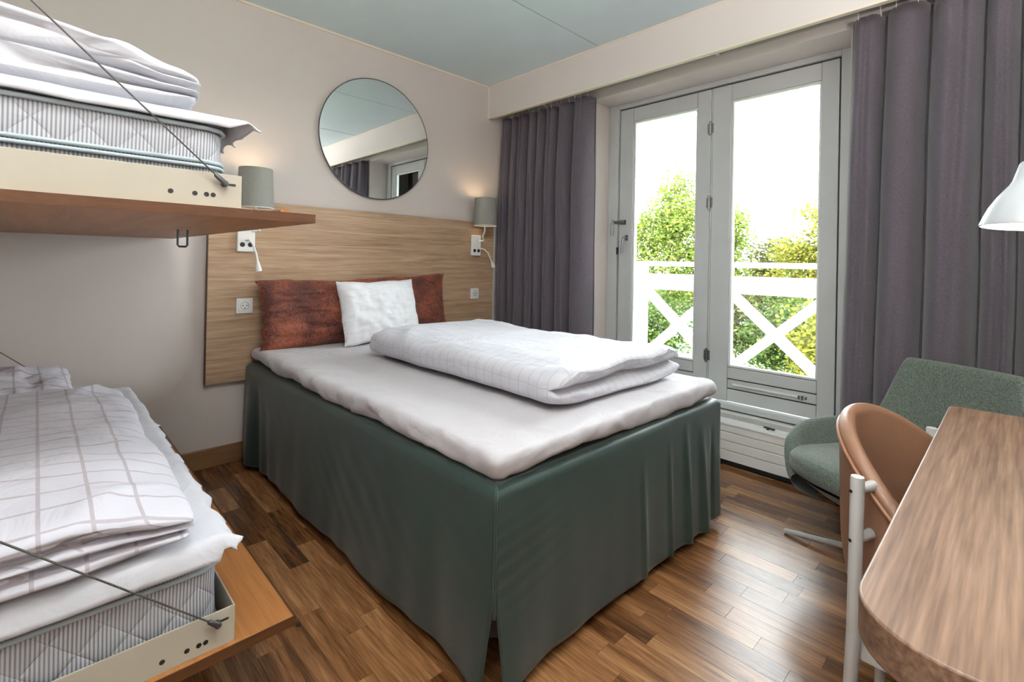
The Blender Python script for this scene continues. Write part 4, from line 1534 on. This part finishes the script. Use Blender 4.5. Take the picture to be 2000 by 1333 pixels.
build('seat_cushion', MB().grid(96, 30, ac_cush, wrapu=True), 'armchair_fabric', ac, smooth=0)
BC = acp(-0.05, 0, 0)
build('column', MB().lathe([(0.022, 0.03), (0.022, 0.24)], (BC.x, BC.y, 0), (0, 0, 1), 20), 'chair_tube', ac, smooth=50)
build('swivel_plate', MB().lathe([(0.09, 0.222), (0.09, 0.24)], (BC.x, BC.y, 0), (0, 0, 1), 24), 'chair_tube', ac, smooth=40)
for k in range(4):
    a = math.radians(88) + k * PI / 2
    build('foot', MB().tube([(BC.x, BC.y, 0.062), (BC.x + 0.2 * math.cos(a), BC.y + 0.2 * math.sin(a), 0.036), (BC.x + 0.39 * math.cos(a), BC.y + 0.39 * math.sin(a), 0.0105)], [0.012, 0.0105, 0.009], 12), 'chair_tube', ac, smooth=50)

# ================================================================== DESK LAMP
dl = thing('desk_lamp', 'white desk lamp with bell shade lit at the right edge', 'lamp', (-0.60, -3.2, 0.74))
SC = Vector((-0.3640, -2.9029, 1.1948))
ax = Vector((0.05, -0.05, 1)).normalized()
prof = [(0.0905, 0), (0.0844, 0.020), (0.0754, 0.045), (0.0611, 0.072), (0.0475, 0.092), (0.0400, 0.103), (0.0354, 0.113), (0.0302, 0.135), (0.0256, 0.155), (0.0219, 0.160), (0.0136, 0.162), (0.0030, 0.163)]
inner = [(max(0.002, r_ - 0.003), h - 0.001) for r_, h in reversed(prof)]
build('shade', MB().lathe(prof + inner, SC, ax, 48, closed=True), 'lamp_enamel', dl, smooth=50)
build('bulb', MB().lathe([(0.012, 0.115), (0.018, 0.09), (0.030, 0.06), (0.028, 0.04), (0.012, 0.026)], SC, ax, 20), 'bulb_desk', dl, smooth=60)
tp_ = SC + ax * 0.16
build('lower_arm', MB().tube([(-0.60, -3.2, 0.76), (-0.66, -3.25, 1.14)], 0.007, 12), 'lamp_white', dl, smooth=50)
build('upper_arm', MB().tube([(-0.66, -3.25, 1.14), (-0.52, -3.09, 1.40), tuple(tp_)], 0.007, 12), 'lamp_white', dl, smooth=50)
build('base', MB().lathe([(0.09, 0), (0.09, 0.012), (0.03, 0.022), (0.012, 0.03)], (-0.60, -3.2, 0.74), (0, 0, 1), 32), 'lamp_white', dl, smooth=40)
ld = bpy.data.lights.new('desk_lamp_light', 'POINT')
ld.energy = 1.2
ld.color = (1, 0.85, 0.62)
ld.shadow_soft_size = 0.02
lo = bpy.data.objects.new('desk_lamp_light', ld)
COL.objects.link(lo)
lo.parent = dl
lo.location = SC + ax * 0.012 - dl.location

# ================================================================== ADDED FILL LIGHTS (unseen uplighters put in to light the room off the ceiling)


def uplighter(x, y, wall, power, label):  # added fill light out of view, bounced off the ceiling
    z = 1.66
    t = thing('fill_uplighter', label, 'lamp', (x, y, z), 'added fill uplighters')
    build('bowl', MB().lathe([(0.02, 0.0), (0.06, 0.015), (0.095, 0.05), (0.11, 0.10), (0.107, 0.10), (0.092, 0.053), (0.06, 0.02), (0.02, 0.006)], (x, y, z), (0, 0, 1), 40), 'lamp_white', t, smooth=50)
    m = MB()
    if wall == 'y':
        m.box(x - 0.05, x + 0.05, YR + 0.001, YR + 0.03, z, z + 0.09)
    else:
        m.box(XL + 0.001, XL + 0.03, y - 0.05, y + 0.05, z, z + 0.09)
    build('wall_plate', m, 'lamp_white', t, bevel=0.004)
    ld = bpy.data.lights.new('fill_uplighter_light', 'AREA')
    ld.shape = 'DISK'
    ld.size = 0.17
    ld.energy = power
    ld.color = (1, 0.97, 0.93)
    lo = bpy.data.objects.new('fill_uplighter_light', ld)
    COL.objects.link(lo)
    lo.parent = t
    lo.location = (0, 0, 0.085)
    lo.rotation_euler = (PI, 0, 0)


uplighter(-0.85, YR + 0.12, 'y', 30, 'added unseen fill light, a white half bowl uplighter on the wall above the desk')
uplighter(XL + 0.12, -2.95, 'x', 62, 'added unseen fill light, a white half bowl uplighter on the wall past the near end of the bunks')
# ================================================================== ADDED FILL LAMP (unseen, put in on the ceiling near the end of the bunks)
LX, LY = -1.82, -2.50
cl = thing('fill_lamp', 'added unseen fill light, a flat round white ceiling lamp near the end of the bunks', 'lamp', (LX, LY, H))
build('housing', MB().lathe([(0.24, 0), (0.24, -0.03), (0.225, -0.035)], (LX, LY, H), (0, 0, 1), 48), 'lamp_white', cl, smooth=40)
build('diffuser', MB().lathe([(0.225, -0.035), (0.20, -0.055), (0.12, -0.068), (0.02, -0.072)], (LX, LY, H), (0, 0, 1), 48), 'fill_diffuser', cl, smooth=60)
ld = bpy.data.lights.new('fill_lamp_light', 'AREA')
ld.shape = 'DISK'
ld.size = 0.42
ld.energy = 9
ld.color = (1, 0.975, 0.95)
lo = bpy.data.objects.new('fill_lamp_light', ld)
COL.objects.link(lo)
lo.parent = cl
lo.location = (0, 0, -0.09)
